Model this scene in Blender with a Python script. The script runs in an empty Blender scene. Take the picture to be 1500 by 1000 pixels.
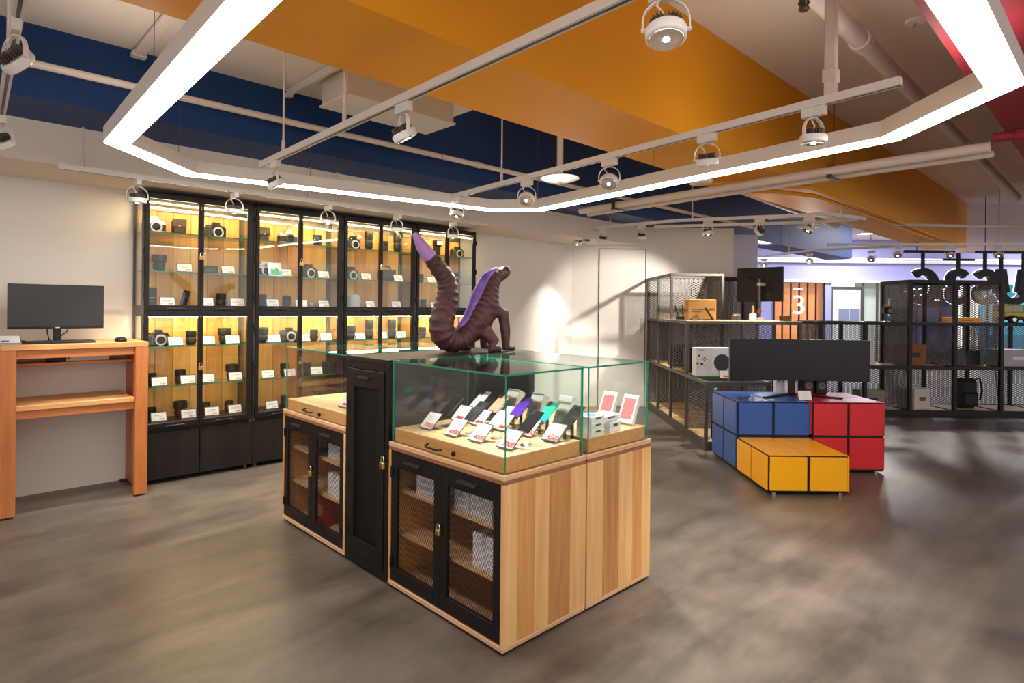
import bpy, math, random
from mathutils import Matrix, Vector
random.seed(7)
PI = math.pi
SC = bpy.context.scene
COL = SC.collection
# ------------------------------------------------------------------ camera, world, exposure
cam = bpy.data.cameras.new('camera'); cam_ob = bpy.data.objects.new('camera', cam); COL.objects.link(cam_ob)
cam.sensor_width = 36.0; cam.lens = 878.0 / 1500.0 * 36.0; cam.shift_y = -0.0329; cam.clip_start = 0.02; cam.clip_end = 200
cam_ob.matrix_world = Matrix.Translation((0, 0, 1.35)) @ Matrix.Rotation(PI/2, 4, 'X') @ Matrix.Rotation(0.010, 4, 'Z')
SC.camera = cam_ob
world = bpy.data.worlds.new('world'); SC.world = world; world.use_nodes = True
world.node_tree.nodes['Background'].inputs[0].default_value = (1.0, 0.95, 0.90, 1)
world.node_tree.nodes['Background'].inputs[1].default_value = 1.3
vs = SC.view_settings
vs.view_transform = 'Standard'; vs.look = 'None'; vs.gamma = 1.0; vs.use_curve_mapping = False
vs.exposure = 0.46
LED_POWER = 20.0        # pendant diffuser radiance
ADDED_UP_POWER = 10.0         # upward glow added to the pendant to brighten the ceiling
SPOT_POWER = 85.0      # track lamp watts
STRIP_POWER = 150.0     # warm strips in the cabinets

# ------------------------------------------------------------------ helpers
TH = math.radians(44.0)
CU, SU = math.cos(TH), math.sin(TH)
def W(a, b, z=0.0):                      # room grid (turned 44 degrees) to world
    return (a*CU - b*SU, a*SU + b*CU, z)
def srgb(h):
    if isinstance(h, str):
        h = tuple(int(h[i:i+2], 16)/255 for i in (0, 2, 4))
    return tuple((c/12.92 if c <= 0.04045 else ((c+0.055)/1.055)**2.4) for c in h) + (1.0,)

class MB:
    def __init__(s): s.v = []; s.f = []; s.m = []
    def add(s, vs, fs, m=0, M=None):
        o = len(s.v)
        s.v += [tuple(M @ Vector(p)) for p in vs] if M is not None else [tuple(p) for p in vs]
        for f in fs: s.f.append(tuple(i+o for i in f)); s.m.append(m)
        return s
    def box(s, x0, x1, y0, y1, z0, z1, m=0, M=None):
        return s.add([(x0,y0,z0),(x1,y0,z0),(x1,y1,z0),(x0,y1,z0),(x0,y0,z1),(x1,y0,z1),(x1,y1,z1),(x0,y1,z1)],
                     [(0,3,2,1),(4,5,6,7),(0,1,5,4),(1,2,6,5),(2,3,7,6),(3,0,4,7)], m, M)
    def cbox(s, x0, x1, y0, y1, z0, z1, c=0.003, m=0, M=None):
        c = min(c, (x1-x0)*.45, (y1-y0)*.45, (z1-z0)*.45)
        X, Y, Z = (x0, x1), (y0, y1), (z0, z1); V = []; idx = {}
        for i in (0,1):
            for j in (0,1):
                for k in (0,1):
                    sx, sy, sz = (c if i == 0 else -c), (c if j == 0 else -c), (c if k == 0 else -c)
                    for t, d in (('x',(0,sy,sz)),('y',(sx,0,sz)),('z',(sx,sy,0))):
                        idx[i,j,k,t] = len(V); V.append((X[i]+d[0], Y[j]+d[1], Z[k]+d[2]))
        g = lambda i,j,k,t: idx[i,j,k,t]
        F = []
        F.append((g(0,0,0,'x'),g(0,0,1,'x'),g(0,1,1,'x'),g(0,1,0,'x'))); F.append((g(1,0,0,'x'),g(1,1,0,'x'),g(1,1,1,'x'),g(1,0,1,'x')))
        F.append((g(0,0,0,'y'),g(1,0,0,'y'),g(1,0,1,'y'),g(0,0,1,'y'))); F.append((g(0,1,0,'y'),g(0,1,1,'y'),g(1,1,1,'y'),g(1,1,0,'y')))
        F.append((g(0,0,0,'z'),g(0,1,0,'z'),g(1,1,0,'z'),g(1,0,0,'z'))); F.append((g(0,0,1,'z'),g(1,0,1,'z'),g(1,1,1,'z'),g(0,1,1,'z')))
        for i in (0,1):
            for j in (0,1): F.append((g(i,j,0,'x'),g(i,j,1,'x'),g(i,j,1,'y'),g(i,j,0,'y')))
        for i in (0,1):
            for k in (0,1): F.append((g(i,0,k,'x'),g(i,1,k,'x'),g(i,1,k,'z'),g(i,0,k,'z')))
        for j in (0,1):
            for k in (0,1): F.append((g(0,j,k,'y'),g(1,j,k,'y'),g(1,j,k,'z'),g(0,j,k,'z')))
        for i in (0,1):
            for j in (0,1):
                for k in (0,1): F.append((g(i,j,k,'x'),g(i,j,k,'y'),g(i,j,k,'z')))
        return s.add(V, F, m, M)
    def pane(s, x0, x1, y0, y1, z0, z1, M=None):          # glass sheet: faces 0, edges 1
        d = (x1-x0, y1-y0, z1-z0); k = d.index(min(d)); o = len(s.f)
        s.box(x0,x1,y0,y1,z0,z1,1,M)
        big = {2:(0,1), 1:(2,4), 0:(3,5)}[k]
        for i in big: s.m[o+i] = 0
        return s
    def cyl(s, p0, p1, r0, r1=None, n=12, m=0, caps=True, M=None):
        r1 = r0 if r1 is None else r1
        a, b = Vector(p0), Vector(p1); d = (b-a).normalized()
        u = d.orthogonal().normalized(); w = d.cross(u)
        V = []; F = []
        for i in range(n):
            t = 2*PI*i/n; e = u*math.cos(t)+w*math.sin(t)
            V += [a+e*r0, b+e*r1]
        for i in range(n):
            j = (i+1) % n; F.append((2*i, 2*j, 2*j+1, 2*i+1))
        if caps: F += [tuple(2*i for i in range(n))[::-1], tuple(2*i+1 for i in range(n))]
        return s.add(V, F, m, M)
    def tube(s, pts, r, n=8, m=0, closed=False, M=None, caps=True):
        P = [Vector(p) for p in pts]; N = len(P); V = []; F = []
        R = r if isinstance(r, (list, tuple)) else [r]*N
        up = None
        for i in range(N):
            d = ((P[(i+1) % N]-P[i-1]) if (closed or 0 < i < N-1) else (P[1]-P[0] if i == 0 else P[-1]-P[-2])).normalized()
            if up is None: up = d.orthogonal().normalized()
            up = (up - d*up.dot(d)); up = up.normalized() if up.length > 1e-6 else d.orthogonal().normalized()
            w = d.cross(up)
            for k in range(n):
                t = 2*PI*k/n; V.append(P[i]+(up*math.cos(t)+w*math.sin(t))*R[i])
        for i in range(N if closed else N-1):
            j = (i+1) % N
            for k in range(n):
                l = (k+1) % n; F.append((i*n+k, i*n+l, j*n+l, j*n+k))
        if caps and not closed: F += [tuple(range(n))[::-1], tuple((N-1)*n+k for k in range(n))]
        return s.add(V, F, m, M)
    def lathe(s, prof, n=24, m=0, M=None, mats=None):      # prof: (r, z) bottom to top
        V = []; F = []; o0 = len(s.f)
        for r, z in prof:
            for k in range(n):
                t = 2*PI*k/n; V.append((r*math.cos(t), r*math.sin(t), z))
        L = len(prof)
        for i in range(L-1):
            for k in range(n):
                l = (k+1) % n; F.append((i*n+k, i*n+l, (i+1)*n+l, (i+1)*n+k))
        F += [tuple(range(n))[::-1], tuple((L-1)*n+k for k in range(n))]
        s.add(V, F, m, M)
        if mats:
            for i, mi in enumerate(mats):
                for k in range(n): s.m[o0+i*n+k] = mi
        return s
    def prism(s, poly, z0, z1, m=0, M=None):               # convex or simple polygon in xy
        n = len(poly); V = [(x,y,z0) for x,y in poly]+[(x,y,z1) for x,y in poly]
        F = [tuple(range(n))[::-1], tuple(range(n,2*n))]+[(i,(i+1)%n,n+(i+1)%n,n+i) for i in range(n)]
        return s.add(V, F, m, M)
    def strip(s, path, w, z0, z1, closed=False, m=0, M=None):   # flat band of width w following a 2-D path
        P = [Vector(p) for p in path]; N = len(P); A = []; B = []
        for i in range(N):
            d0 = (P[i]-P[i-1]).normalized() if (closed or i > 0) else (P[1]-P[0]).normalized()
            d1 = (P[(i+1) % N]-P[i]).normalized() if (closed or i < N-1) else d0
            n0 = Vector((-d0.y, d0.x)); n1 = Vector((-d1.y, d1.x)); mt = (n0+n1)
            mt = mt/mt.length_squared*2 if mt.length > 1e-6 else n0
            mt = mt*(w/2) if mt.length < 2.6 else n0*(w/2)
            A.append(P[i]+mt); B.append(P[i]-mt)
        V = [(p.x,p.y,z0) for p in A]+[(p.x,p.y,z0) for p in B]+[(p.x,p.y,z1) for p in A]+[(p.x,p.y,z1) for p in B]
        F = []
        for i in range(N if closed else N-1):
            j = (i+1) % N
            F += [(i,j,N+j,N+i),(2*N+i,3*N+i,3*N+j,2*N+j),(i,2*N+i,2*N+j,j),(N+i,N+j,3*N+j,3*N+i)]
        if not closed:
            F += [(0,N,3*N,2*N),(N-1,3*N-1,4*N-1,2*N-1)]
        return s.add(V, F, m, M)
    def mesh(s, name, mats, smooth=False):
        me = bpy.data.meshes.new(name); me.from_pydata(s.v, [], s.f)
        for m in (mats if isinstance(mats, (list, tuple)) else [mats]): me.materials.append(m)
        if any(s.m): me.polygons.foreach_set('material_index', s.m)
        if smooth:
            me.polygons.foreach_set('use_smooth', [True]*len(me.polygons)); me.set_sharp_from_angle(angle=math.radians(38))
        me.update(); return me

def ob(name, me, parent=None, loc=None, rot=None, label=None):
    o = bpy.data.objects.new(name, me); COL.objects.link(o)
    if parent is not None: o.parent = parent
    if loc is not None: o.location = loc
    if rot is not None: o.rotation_euler = rot if isinstance(rot, (tuple, list)) else (0, 0, rot)
    if label: o['label'] = label
    return o
def part(name, mb, mats, parent=None, loc=None, rot=None, smooth=False, label=None):
    return ob(name, mb.mesh(name, mats, smooth), parent, loc, rot, label)
def tag(o, label, cat, group=None):
    o['label'] = label; o['category'] = cat
    if group: o['group'] = group
    return o
def thing(name, label, cat, loc=(0,0,0), rotz=0.0, group=None):
    o = bpy.data.objects.new(name, None); COL.objects.link(o); o.empty_display_size = .05
    o.location = loc; o.rotation_euler = (0, 0, rotz)
    return tag(o, label, cat, group)
def struct(name, mb, mats, label=None, **k):
    o = part(name, mb, mats, **k); o['kind'] = 'structure'
    if label: o['label'] = label
    return o
def text(name, body, size, mat, parent, loc, rot, extrude=0.0004, align='CENTER', bold=0.0):
    c = bpy.data.curves.new(name, 'FONT'); c.body = body; c.size = size; c.extrude = extrude; c.align_x = align; c.align_y = 'CENTER'
    c.offset = bold; c.resolution_u = 3
    tmp = bpy.data.objects.new(name, c); COL.objects.link(tmp); bpy.context.view_layer.update()
    me = bpy.data.meshes.new_from_object(tmp.evaluated_get(bpy.context.evaluated_depsgraph_get())); bpy.data.objects.remove(tmp)
    me.name = name; me.materials.clear(); me.materials.append(mat); return ob(name, me, parent, loc, rot)
ORD = ['first','second','third','fourth','fifth','sixth','seventh','eighth','ninth','tenth']

# ------------------------------------------------------------------ materials
def mat(name, col, rough=0.5, metal=0.0, spec=0.5, emit=None, estr=0.0, coat=0.0):
    m = bpy.data.materials.new(name); m.use_nodes = True
    p = m.node_tree.nodes['Principled BSDF']
    p.inputs['Base Color'].default_value = srgb(col) if isinstance(col, str) else col
    p.inputs['Roughness'].default_value = rough; p.inputs['Metallic'].default_value = metal
    p.inputs['Specular IOR Level'].default_value = spec; p.inputs['Coat Weight'].default_value = coat
    if emit is not None:
        p.inputs['Emission Color'].default_value = srgb(emit) if isinstance(emit, str) else emit
        p.inputs['Emission Strength'].default_value = estr
    return m
def nd(m, t, **k):
    n = m.node_tree.nodes.new(t)
    for a, b in k.items(): setattr(n, a, b)
    return n
def lk(m, a, b): m.node_tree.links.new(a, b)
def noise_mat(name, c1, c2, scale, stretch=(1,1,1), rough=(0.4,0.6), detail=6, bump=0.0, spec=0.5, lo=0.3, hi=0.7, rand=True, distort=0.0):
    m = mat(name, c1, spec=spec); p = m.node_tree.nodes['Principled BSDF']
    tc = nd(m,'ShaderNodeTexCoord'); mp = nd(m,'ShaderNodeMapping'); mp.inputs['Scale'].default_value = stretch
    lk(m, tc.outputs['Object'], mp.inputs['Vector'])
    if rand:
        oi = nd(m,'ShaderNodeObjectInfo'); mu = nd(m,'ShaderNodeMath', operation='MULTIPLY'); mu.inputs[1].default_value = 37.0
        lk(m, oi.outputs['Random'], mu.inputs[0]); lk(m, mu.outputs[0], mp.inputs['Location'])
    nz = nd(m,'ShaderNodeTexNoise'); nz.inputs['Scale'].default_value = scale; nz.inputs['Detail'].default_value = detail
    nz.inputs['Distortion'].default_value = distort
    lk(m, mp.outputs[0], nz.inputs['Vector'])
    r = nd(m,'ShaderNodeMapRange'); r.inputs['From Min'].default_value = lo; r.inputs['From Max'].default_value = hi
    lk(m, nz.outputs[0], r.inputs['Value'])
    mx = nd(m,'ShaderNodeMix', data_type='RGBA'); mx.inputs[6].default_value = srgb(c1); mx.inputs[7].default_value = srgb(c2)
    lk(m, r.outputs[0], mx.inputs[0]); lk(m, mx.outputs[2], p.inputs['Base Color'])
    r2 = nd(m,'ShaderNodeMapRange'); r2.inputs['To Min'].default_value = rough[0]; r2.inputs['To Max'].default_value = rough[1]
    lk(m, nz.outputs[0], r2.inputs['Value']); lk(m, r2.outputs[0], p.inputs['Roughness'])
    if bump:
        b = nd(m,'ShaderNodeBump'); b.inputs['Strength'].default_value = bump; b.inputs['Distance'].default_value = 0.01
        lk(m, nz.outputs[0], b.inputs['Height']); lk(m, b.outputs[0], p.inputs['Normal'])
    return m
def wood(name, c1, c2, axis='z', scale=7.0, rough=(0.38,0.55)):
    s = {'x':(0.9,14,14),'y':(14,0.9,14),'z':(14,14,0.9)}[axis]
    return noise_mat(name, c1, c2, scale*0.35, s, rough, detail=5, bump=0.05, lo=0.32, hi=0.68, distort=0.6)
def glass_mat(name, tint, boost=1.0):
    m = bpy.data.materials.new(name); m.use_nodes = True; nt = m.node_tree; nt.nodes.clear()
    o = nd(m,'ShaderNodeOutputMaterial'); mx = nd(m,'ShaderNodeMixShader'); t = nd(m,'ShaderNodeBsdfTransparent'); g = nd(m,'ShaderNodeBsdfGlossy')
    t.inputs[0].default_value = tint; g.inputs['Roughness'].default_value = 0.0; g.inputs[0].default_value = (1,1,1,1)
    f = nd(m,'ShaderNodeLayerWeight'); f.inputs[0].default_value = .5
    pw = nd(m,'ShaderNodeMath', operation='POWER'); pw.inputs[1].default_value = 4.5; lk(m, f.outputs['Facing'], pw.inputs[0])
    mu = nd(m,'ShaderNodeMath', operation='MULTIPLY_ADD'); mu.inputs[1].default_value = .95*boost; mu.inputs[2].default_value = .028*boost; mu.use_clamp = True
    lk(m, pw.outputs[0], mu.inputs[0]); lk(m, mu.outputs[0], mx.inputs[0]); lk(m, t.outputs[0], mx.inputs[1]); lk(m, g.outputs[0], mx.inputs[2]); lk(m, mx.outputs[0], o.inputs[0])
    return m
def emit_mat(name, col, s):
    m = bpy.data.materials.new(name); m.use_nodes = True; nt = m.node_tree; nt.nodes.clear()
    o = nd(m,'ShaderNodeOutputMaterial'); e = nd(m,'ShaderNodeEmission'); e.inputs[0].default_value = col if not isinstance(col, str) else srgb(col); e.inputs[1].default_value = s
    lk(m, e.outputs[0], o.inputs[0]); return m

M = {}
M['floor'] = None
def floor_material():
    m = mat('floor_vinyl', '6e655c', rough=.35, spec=.45); p = m.node_tree.nodes['Principled BSDF']
    tc = nd(m,'ShaderNodeTexCoord'); mp = nd(m,'ShaderNodeMapping'); mp.inputs['Rotation'].default_value = (0,0,-TH)
    lk(m, tc.outputs['Object'], mp.inputs['Vector'])
    mp2 = nd(m,'ShaderNodeMapping'); mp2.inputs['Scale'].default_value = (0.55, 2.6, 1); lk(m, mp.outputs[0], mp2.inputs['Vector'])
    n1 = nd(m,'ShaderNodeTexNoise'); n1.inputs['Scale'].default_value = 1.7; n1.inputs['Detail'].default_value = 9; n1.inputs['Roughness'].default_value = .62; n1.inputs['Distortion'].default_value = .5
    n2 = nd(m,'ShaderNodeTexNoise'); n2.inputs['Scale'].default_value = 2.4; n2.inputs['Detail'].default_value = 7; n2.inputs['Roughness'].default_value = .7
    lk(m, mp2.outputs[0], n1.inputs['Vector']); lk(m, mp.outputs[0], n2.inputs['Vector'])
    ad = nd(m,'ShaderNodeMath', operation='ADD'); lk(m, n1.outputs[0], ad.inputs[0]); lk(m, n2.outputs[0], ad.inputs[1])
    cr = nd(m,'ShaderNodeValToRGB'); e = cr.color_ramp.elements
    e[0].position = .38; e[0].color = srgb('4c443e'); e[1].position = .66; e[1].color = srgb('7d7368')
    h = nd(m,'ShaderNodeMath', operation='MULTIPLY'); h.inputs[1].default_value = .5
    lk(m, ad.outputs[0], h.inputs[0]); lk(m, h.outputs[0], cr.inputs[0]); lk(m, cr.outputs[0], p.inputs['Base Color'])
    rr = nd(m,'ShaderNodeMapRange'); rr.inputs['From Min'].default_value = .3; rr.inputs['From Max'].default_value = .7; rr.inputs['To Min'].default_value = .3; rr.inputs['To Max'].default_value = .46
    lk(m, n2.outputs[0], rr.inputs['Value']); lk(m, rr.outputs[0], p.inputs['Roughness'])
    b = nd(m,'ShaderNodeBump'); b.inputs['Strength'].default_value = .06; b.inputs['Distance'].default_value = .01; lk(m, n2.outputs[0], b.inputs['Height']); lk(m, b.outputs[0], p.inputs['Normal'])
    return m
M['floor'] = floor_material()
M['white_wall'] = noise_mat('white_wall', 'd8d2cb', 'e0dad4', 1.2, rough=(.55,.7), detail=3, rand=False, spec=.25)
M['ceiling'] = noise_mat('ceiling_paint', 'e2d6c8', 'e8dccf', 0.8, rough=(.7,.85), detail=3, rand=False, spec=.2)
M['soffit'] = noise_mat('soffit_paint', 'ddd2c6', 'e3d9ce', 0.9, rough=(.7,.85), detail=4, rand=False, spec=.2)
M['blue'] = noise_mat('blue_paint', '133567', '173d72', 1.0, rough=(.5,.6), detail=3, rand=False, spec=.3)
M['yellow'] = noise_mat('yellow_paint', 'eda01c', 'f2a821', 1.0, rough=(.5,.6), detail=3, rand=False, spec=.3)
M['red'] = noise_mat('red_paint', '952a36', '9d303c', 1.0, rough=(.5,.6), detail=3, rand=False, spec=.3)
M['white'] = mat('white_metal', 'e2dcd6', .4)
M['whitepl'] = mat('white_plastic', 'eeebe7', .35)
M['pipe'] = mat('painted_pipe', 'd9ccc0', .5)
M['alu'] = mat('aluminium', 'c9c3bf', .4, .4)
M['black'] = mat('black_steel', '14110f', .45, 0, .3)
M['blackw'] = noise_mat('black_stained_wood', '141110', '1f1a18', 3.0, (6,6,.6), (.45,.6), bump=.05, spec=.3)
M['blackpl'] = mat('black_plastic', '121214', .4, spec=.3)
M['rubber'] = mat('black_rubber', '1c1c1e', .7)
M['rackm'] = mat('grey_steel_rack', '4a4744', .5, .2)
M['darkm'] = mat('dark_steel_mesh', '2a2725', .5, .3)
M['meshm'] = mat('grey_expanded_mesh', '77736d', .5, .2)
M['gun'] = mat('gunmetal', '55504c', .35, .7)
M['silver'] = mat('silver', 'c8c6c4', .28, .8)
M['brass'] = mat('brass', 'c8a253', .3, .9)
M['chrome'] = mat('chrome', 'd8d8d8', .12, 1.0)
M['glass'] = glass_mat('clear_glass', (.965,.985,.975,1))
M['gedge'] = mat('green_glass_edge', '0f7f62', .12, spec=.6)
M['lensg'] = mat('lens_glass', '0c0f18', .04, spec=.8, coat=.6)
M['plank_light'] = wood('ash_light', 'ddb07a', 'cb9a60')
M['plank_mid'] = wood('ash_mid', 'cd9759', 'b88046')
M['plank_brown'] = wood('ash_brown', 'c08a52', 'a66e3f')
M['ash'] = wood('ash_board', 'd69d5e', 'c4894b', 'y')
M['ashx'] = wood('ash_board_across', 'e6c697', 'd6ad7a', 'y')
M['ply'] = noise_mat('plywood_edge', 'dcb68c', 'b88a60', 2.2, (1,1,110), (.45,.6), detail=2)
M['walnut'] = wood('walnut_edge', '9a6444', '7c4c33', 'y')
M['cabback'] = [wood('cabinet_plank_a', 'c99a58', 'b9863f'), wood('cabinet_plank_b', 'bd8a4b', 'a87436'), wood('cabinet_plank_c', 'd3a765', 'c1914c')]
M['cherry'] = wood('cherry_wood', 'c5793d', 'ad6430')
M['cherryx'] = wood('cherry_wood_across', 'c97e42', 'b06733', 'x')
M['cherrylt'] = wood('cherry_top', 'd9a368', 'c98d50', 'x')
M['innerw'] = wood('inner_wood', 'd8b184', 'c49a6a', 'y')
M['screen'] = mat('screen_off', '242224', .25, spec=.4)
M['screenc'] = mat('curved_screen_off', '121111', .3, spec=.3)
M['kraft'] = mat('kraft_card', 'c8924c', .75)
M['kraftd'] = mat('kraft_card_dark', '8a5a32', .75)
M['paper'] = mat('white_paper', 'dddbda', .6)
M['redink'] = mat('red_ink', 'd8303a', .6)
M['darkink'] = mat('dark_ink', '2d2a28', .6)
M['acryl'] = mat('clear_acrylic_holder', '5d5a5c', .2, spec=.6)
def card_material():
    m = mat('price_print', 'f2f0f0', .45); p = m.node_tree.nodes['Principled BSDF']
    tc = nd(m,'ShaderNodeTexCoord'); sp = nd(m,'ShaderNodeSeparateXYZ'); lk(m, tc.outputs['Object'], sp.inputs[0])
    def band(sock, lo, hi):
        a = nd(m,'ShaderNodeMath', operation='GREATER_THAN'); a.inputs[1].default_value = lo; lk(m, sock, a.inputs[0])
        b = nd(m,'ShaderNodeMath', operation='LESS_THAN'); b.inputs[1].default_value = hi; lk(m, sock, b.inputs[0])
        c = nd(m,'ShaderNodeMath', operation='MULTIPLY'); lk(m, a.outputs[0], c.inputs[0]); lk(m, b.outputs[0], c.inputs[1]); return c.outputs[0]
    def mul(a, b):
        c = nd(m,'ShaderNodeMath', operation='MULTIPLY'); lk(m, a, c.inputs[0]); lk(m, b, c.inputs[1]); return c.outputs[0]
    wv = nd(m,'ShaderNodeTexWave', bands_direction='X'); wv.inputs['Scale'].default_value = 60; wv.inputs['Distortion'].default_value = 3; lk(m, tc.outputs['Object'], wv.inputs['Vector'])
    gt = nd(m,'ShaderNodeMath', operation='GREATER_THAN'); gt.inputs[1].default_value = .3; lk(m, wv.outputs[1], gt.inputs[0])
    red = mul(mul(band(sp.outputs[0], .002, .03), band(sp.outputs[2], .008, .017)), gt.outputs[0])
    g1 = mul(band(sp.outputs[0], -.028, .024), band(sp.outputs[2], .033, .036)); g2 = mul(band(sp.outputs[0], -.028, .014), band(sp.outputs[2], .026, .0285))
    ad = nd(m,'ShaderNodeMath', operation='ADD'); lk(m, g1, ad.inputs[0]); lk(m, g2, ad.inputs[1])
    x1 = nd(m,'ShaderNodeMix', data_type='RGBA'); x1.inputs[6].default_value = srgb('e0dedd'); x1.inputs[7].default_value = srgb('d23a48'); lk(m, red, x1.inputs[0])
    x2 = nd(m,'ShaderNodeMix', data_type='RGBA'); x2.inputs[7].default_value = srgb('a5a2a6'); lk(m, x1.outputs[2], x2.inputs[6]); lk(m, ad.outputs[0], x2.inputs[0])
    lk(m, x2.outputs[2], p.inputs['Base Color']); return m
M['cardp'] = card_material()
M['led'] = emit_mat('led_diffuser', (1.0, .95, .89, 1), LED_POWER)
M['added_up'] = emit_mat('added_up_glow', (1.0, .90, .80, 1), ADDED_UP_POWER)
M['strip'] = emit_mat('warm_led_strip', (1.0, .71, .33, 1), STRIP_POWER)
M['lamp'] = emit_mat('spot_lamp_face', (1.0, .93, .82, 1), 60.0)
M['refl'] = mat('spot_reflector', 'e8e6e2', .18, .9)
M['fins'] = mat('heat_sink', '6a5f57', .5, .4)
GL = [M['glass'], M['gedge']]
# ================================================================== the room
struct('floor', MB().box(-9, 20, -4, 24, -.1, 0), M['floor'])
def grid_box(a0, a1, b0, b1, z0, z1, mb=None):
    mb = mb or MB(); p = [W(a0,b0), W(a1,b0), W(a1,b1), W(a0,b1)]
    return mb.prism([(q[0], q[1]) for q in p], z0, z1)
struct('ceiling', MB().box(-9, 20, -4, 24, 3.25, 3.35), M['ceiling'])
ceil = bpy.data.objects['ceiling']
struct('trim_1', grid_box(-5, 14.2, 4.20, 4.70, 2.475, 3.25), M['blue'], label='deep blue painted ceiling beam')
struct('trim_2', grid_box(-5, 12.9, 2.017, 2.62, 2.475, 3.25), M['yellow'], label='bright yellow painted ceiling beam')
struct('trim_3', grid_box(-5, 13.5, -.10, .56, 2.475, 3.25), M['red'], label='crimson painted ceiling beam')
struct('trim_4', grid_box(-5, 3.0, 2.62, 4.20, 2.88, 3.25), M['ceiling'], label='lowered white ceiling panel')
struct('trim_5', grid_box(-5, 6.9, 4.70, 5.38, 2.222, 3.25), M['soffit'], label='beige soffit above the camera cabinets')
struct('wall_left', grid_box(-5, 6.36, 5.38, 5.5, 0, 2.222), M['white_wall'])
struct('wall_back', MB().box(.78, 3.05, 8.27, 8.39, 0, 2.475), M['white_wall'])
struct('wall_side', MB().box(3.05, 3.66, 8.95, 9.05, 0, 2.475), mat('lavender_light_tint','c9c8dc',.6))  # lavender of the corridor light is put into this wall's colour
struct('wall_return', MB().box(2.93, 3.05, 8.39, 15.9, 0, 2.475), M['white_wall'])
struct('trim_6', MB().box(7.9, 19, 10.42, 10.6, 2.40, 3.25), M['ceiling'], label='pale bulkhead at the shop front')
# flush white door in the back wall
d = struct('door_1', MB().cbox(1.20, 1.83, 8.255, 8.275, .01, 2.17, .003), M['white_wall'])
part('door_handle', MB().cbox(1.765, 1.79, 8.245, 8.257, 1.03, 1.22, .003), M['alu'], d)
part('door_gap', MB().box(1.190, 1.197, 8.258, 8.272, 0, 2.18).box(1.833, 1.840, 8.258, 8.272, 0, 2.18).box(1.19, 1.84, 8.258, 8.272, 2.173, 2.18), M['darkink'], d)

# ------------------------------------------------------------------ pendant light ring
LEDZ = 2.19
ring = [(.597,.345),(.690,3.72),(1.188,4.254),(3.49,3.863),(3.741,3.527),(3.359,.827),(2.864,.336)]
def pend():
    t = thing('pendant_light', 'long white linear pendant light bent into a many-sided ring overhead', 'light')
    P = [W(a,b)[:2] for a,b in ring]
    n = len(P)
    part('housing', MB().strip(P, .117, LEDZ+.006, LEDZ+.085, True), M['white'], t)
    part('light_diffuser', MB().strip(P, .105, LEDZ, LEDZ+.008, True), M['led'], t)
    lerp = lambda p, q, b: (p[0]+(q[0]-p[0])*(b-p[1])/(q[1]-p[1]), b)
    for seg in ([ring[0],lerp(ring[0],ring[1],1.70)],[lerp(ring[0],ring[1],2.95),ring[1]],[ring[4],lerp(ring[4],ring[5],2.95)],[lerp(ring[4],ring[5],1.70),ring[5],ring[6]]):
        part('added_uplight', MB().strip([W(*q)[:2] for q in seg], .085, LEDZ+.084, LEDZ+.088), M['added_up'], t)  # glowing strips added on the housing top to light ceiling and beams
    for a, b, z in ((.668,2.9,2.88),(.63,1.5,3.25),(1.1,4.16,2.88),(1.95,4.125,2.88),(3.0,3.945,3.25),(3.72,3.55,3.25),(3.56,2.3,2.475),(3.405,1.15,3.25),(2.4,.338,2.475)):
        p = W(a,b); part('suspension_wire', MB().cyl((p[0],p[1],LEDZ+.08),(p[0],p[1],z),.0016,n=5), M['gun'], t)
pend()

# ------------------------------------------------------------------ track rails
def rail(label, pts, z, hang=()):
    t = thing('lighting_track', label, 'track light rail', group='white lighting tracks under the ceiling')
    P = [W(*p)[:2] for p in pts]
    part('rail', MB().strip(P, .034, z, z+.034), M['white'], t)
    part('slot', MB().strip(P, .012, z-.001, z+.004), M['gun'], t)
    for a, b, top in hang:
        p = W(a,b); part('hanger_rod', MB().cyl((p[0],p[1],z+.03),(p[0],p[1],top),.006,n=7), M['pipe'], t)
        part('hanger_clip', MB().cyl((p[0],p[1],z+.03),(p[0],p[1],z+.10),.011,n=8), M['pipe'], t)
    return t
TZ = 2.33
TL_ = 2.24
rail('white track rail running overhead from the yellow beam to the blue beam', [(1.517,3.913),(1.403,-.18)], TL_, ((1.506,3.55,2.88),(1.475,2.75,2.88)))
rail('white track rail above the island carrying five round spotlights', [(3.062,3.932),(2.733,.639)], TL_, ((2.99,3.22,3.25),))
p = W(2.775,.91); 
post = thing('track_post', 'thick white square ceiling post holding the long track rail', 'post', (p[0],p[1],TL_+.03), TH)
part('post', MB().cbox(-.022,.022,-.022,.022,0,.98,.004), M['pipe'], post); part('collar', MB().cbox(-.028,.028,-.028,.028,.06,.12,.004), M['pipe'], post)
rail('white track rail hung in front of the camera cabinets', [(.556,4.66),(4.026,4.66)], 2.189, ((.68,4.66,2.475),(2.20,4.66,2.475),(2.44,4.66,2.475),(3.88,4.66,2.475)))
rail('white track rail at the far upper left edge', [(.255,4.3),(.19,2.3),(.17,.9)], TZ, ((.245,3.7,2.88),))
rail('bent white track rail in front of the white door', [(5.98,5.02),(5.892,4.60),(6.0,3.55),(6.58,2.33)], TZ, ((5.95,4.45,2.475),(6.05,3.4,3.25)))
rail('short white track rail under the yellow beam at the middle', [(6.52,2.75),(6.58,2.20),(7.2,2.02),(7.15,2.5),(6.3,4.05)], TZ+.002, ((6.9,2.15,2.475),))

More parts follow.
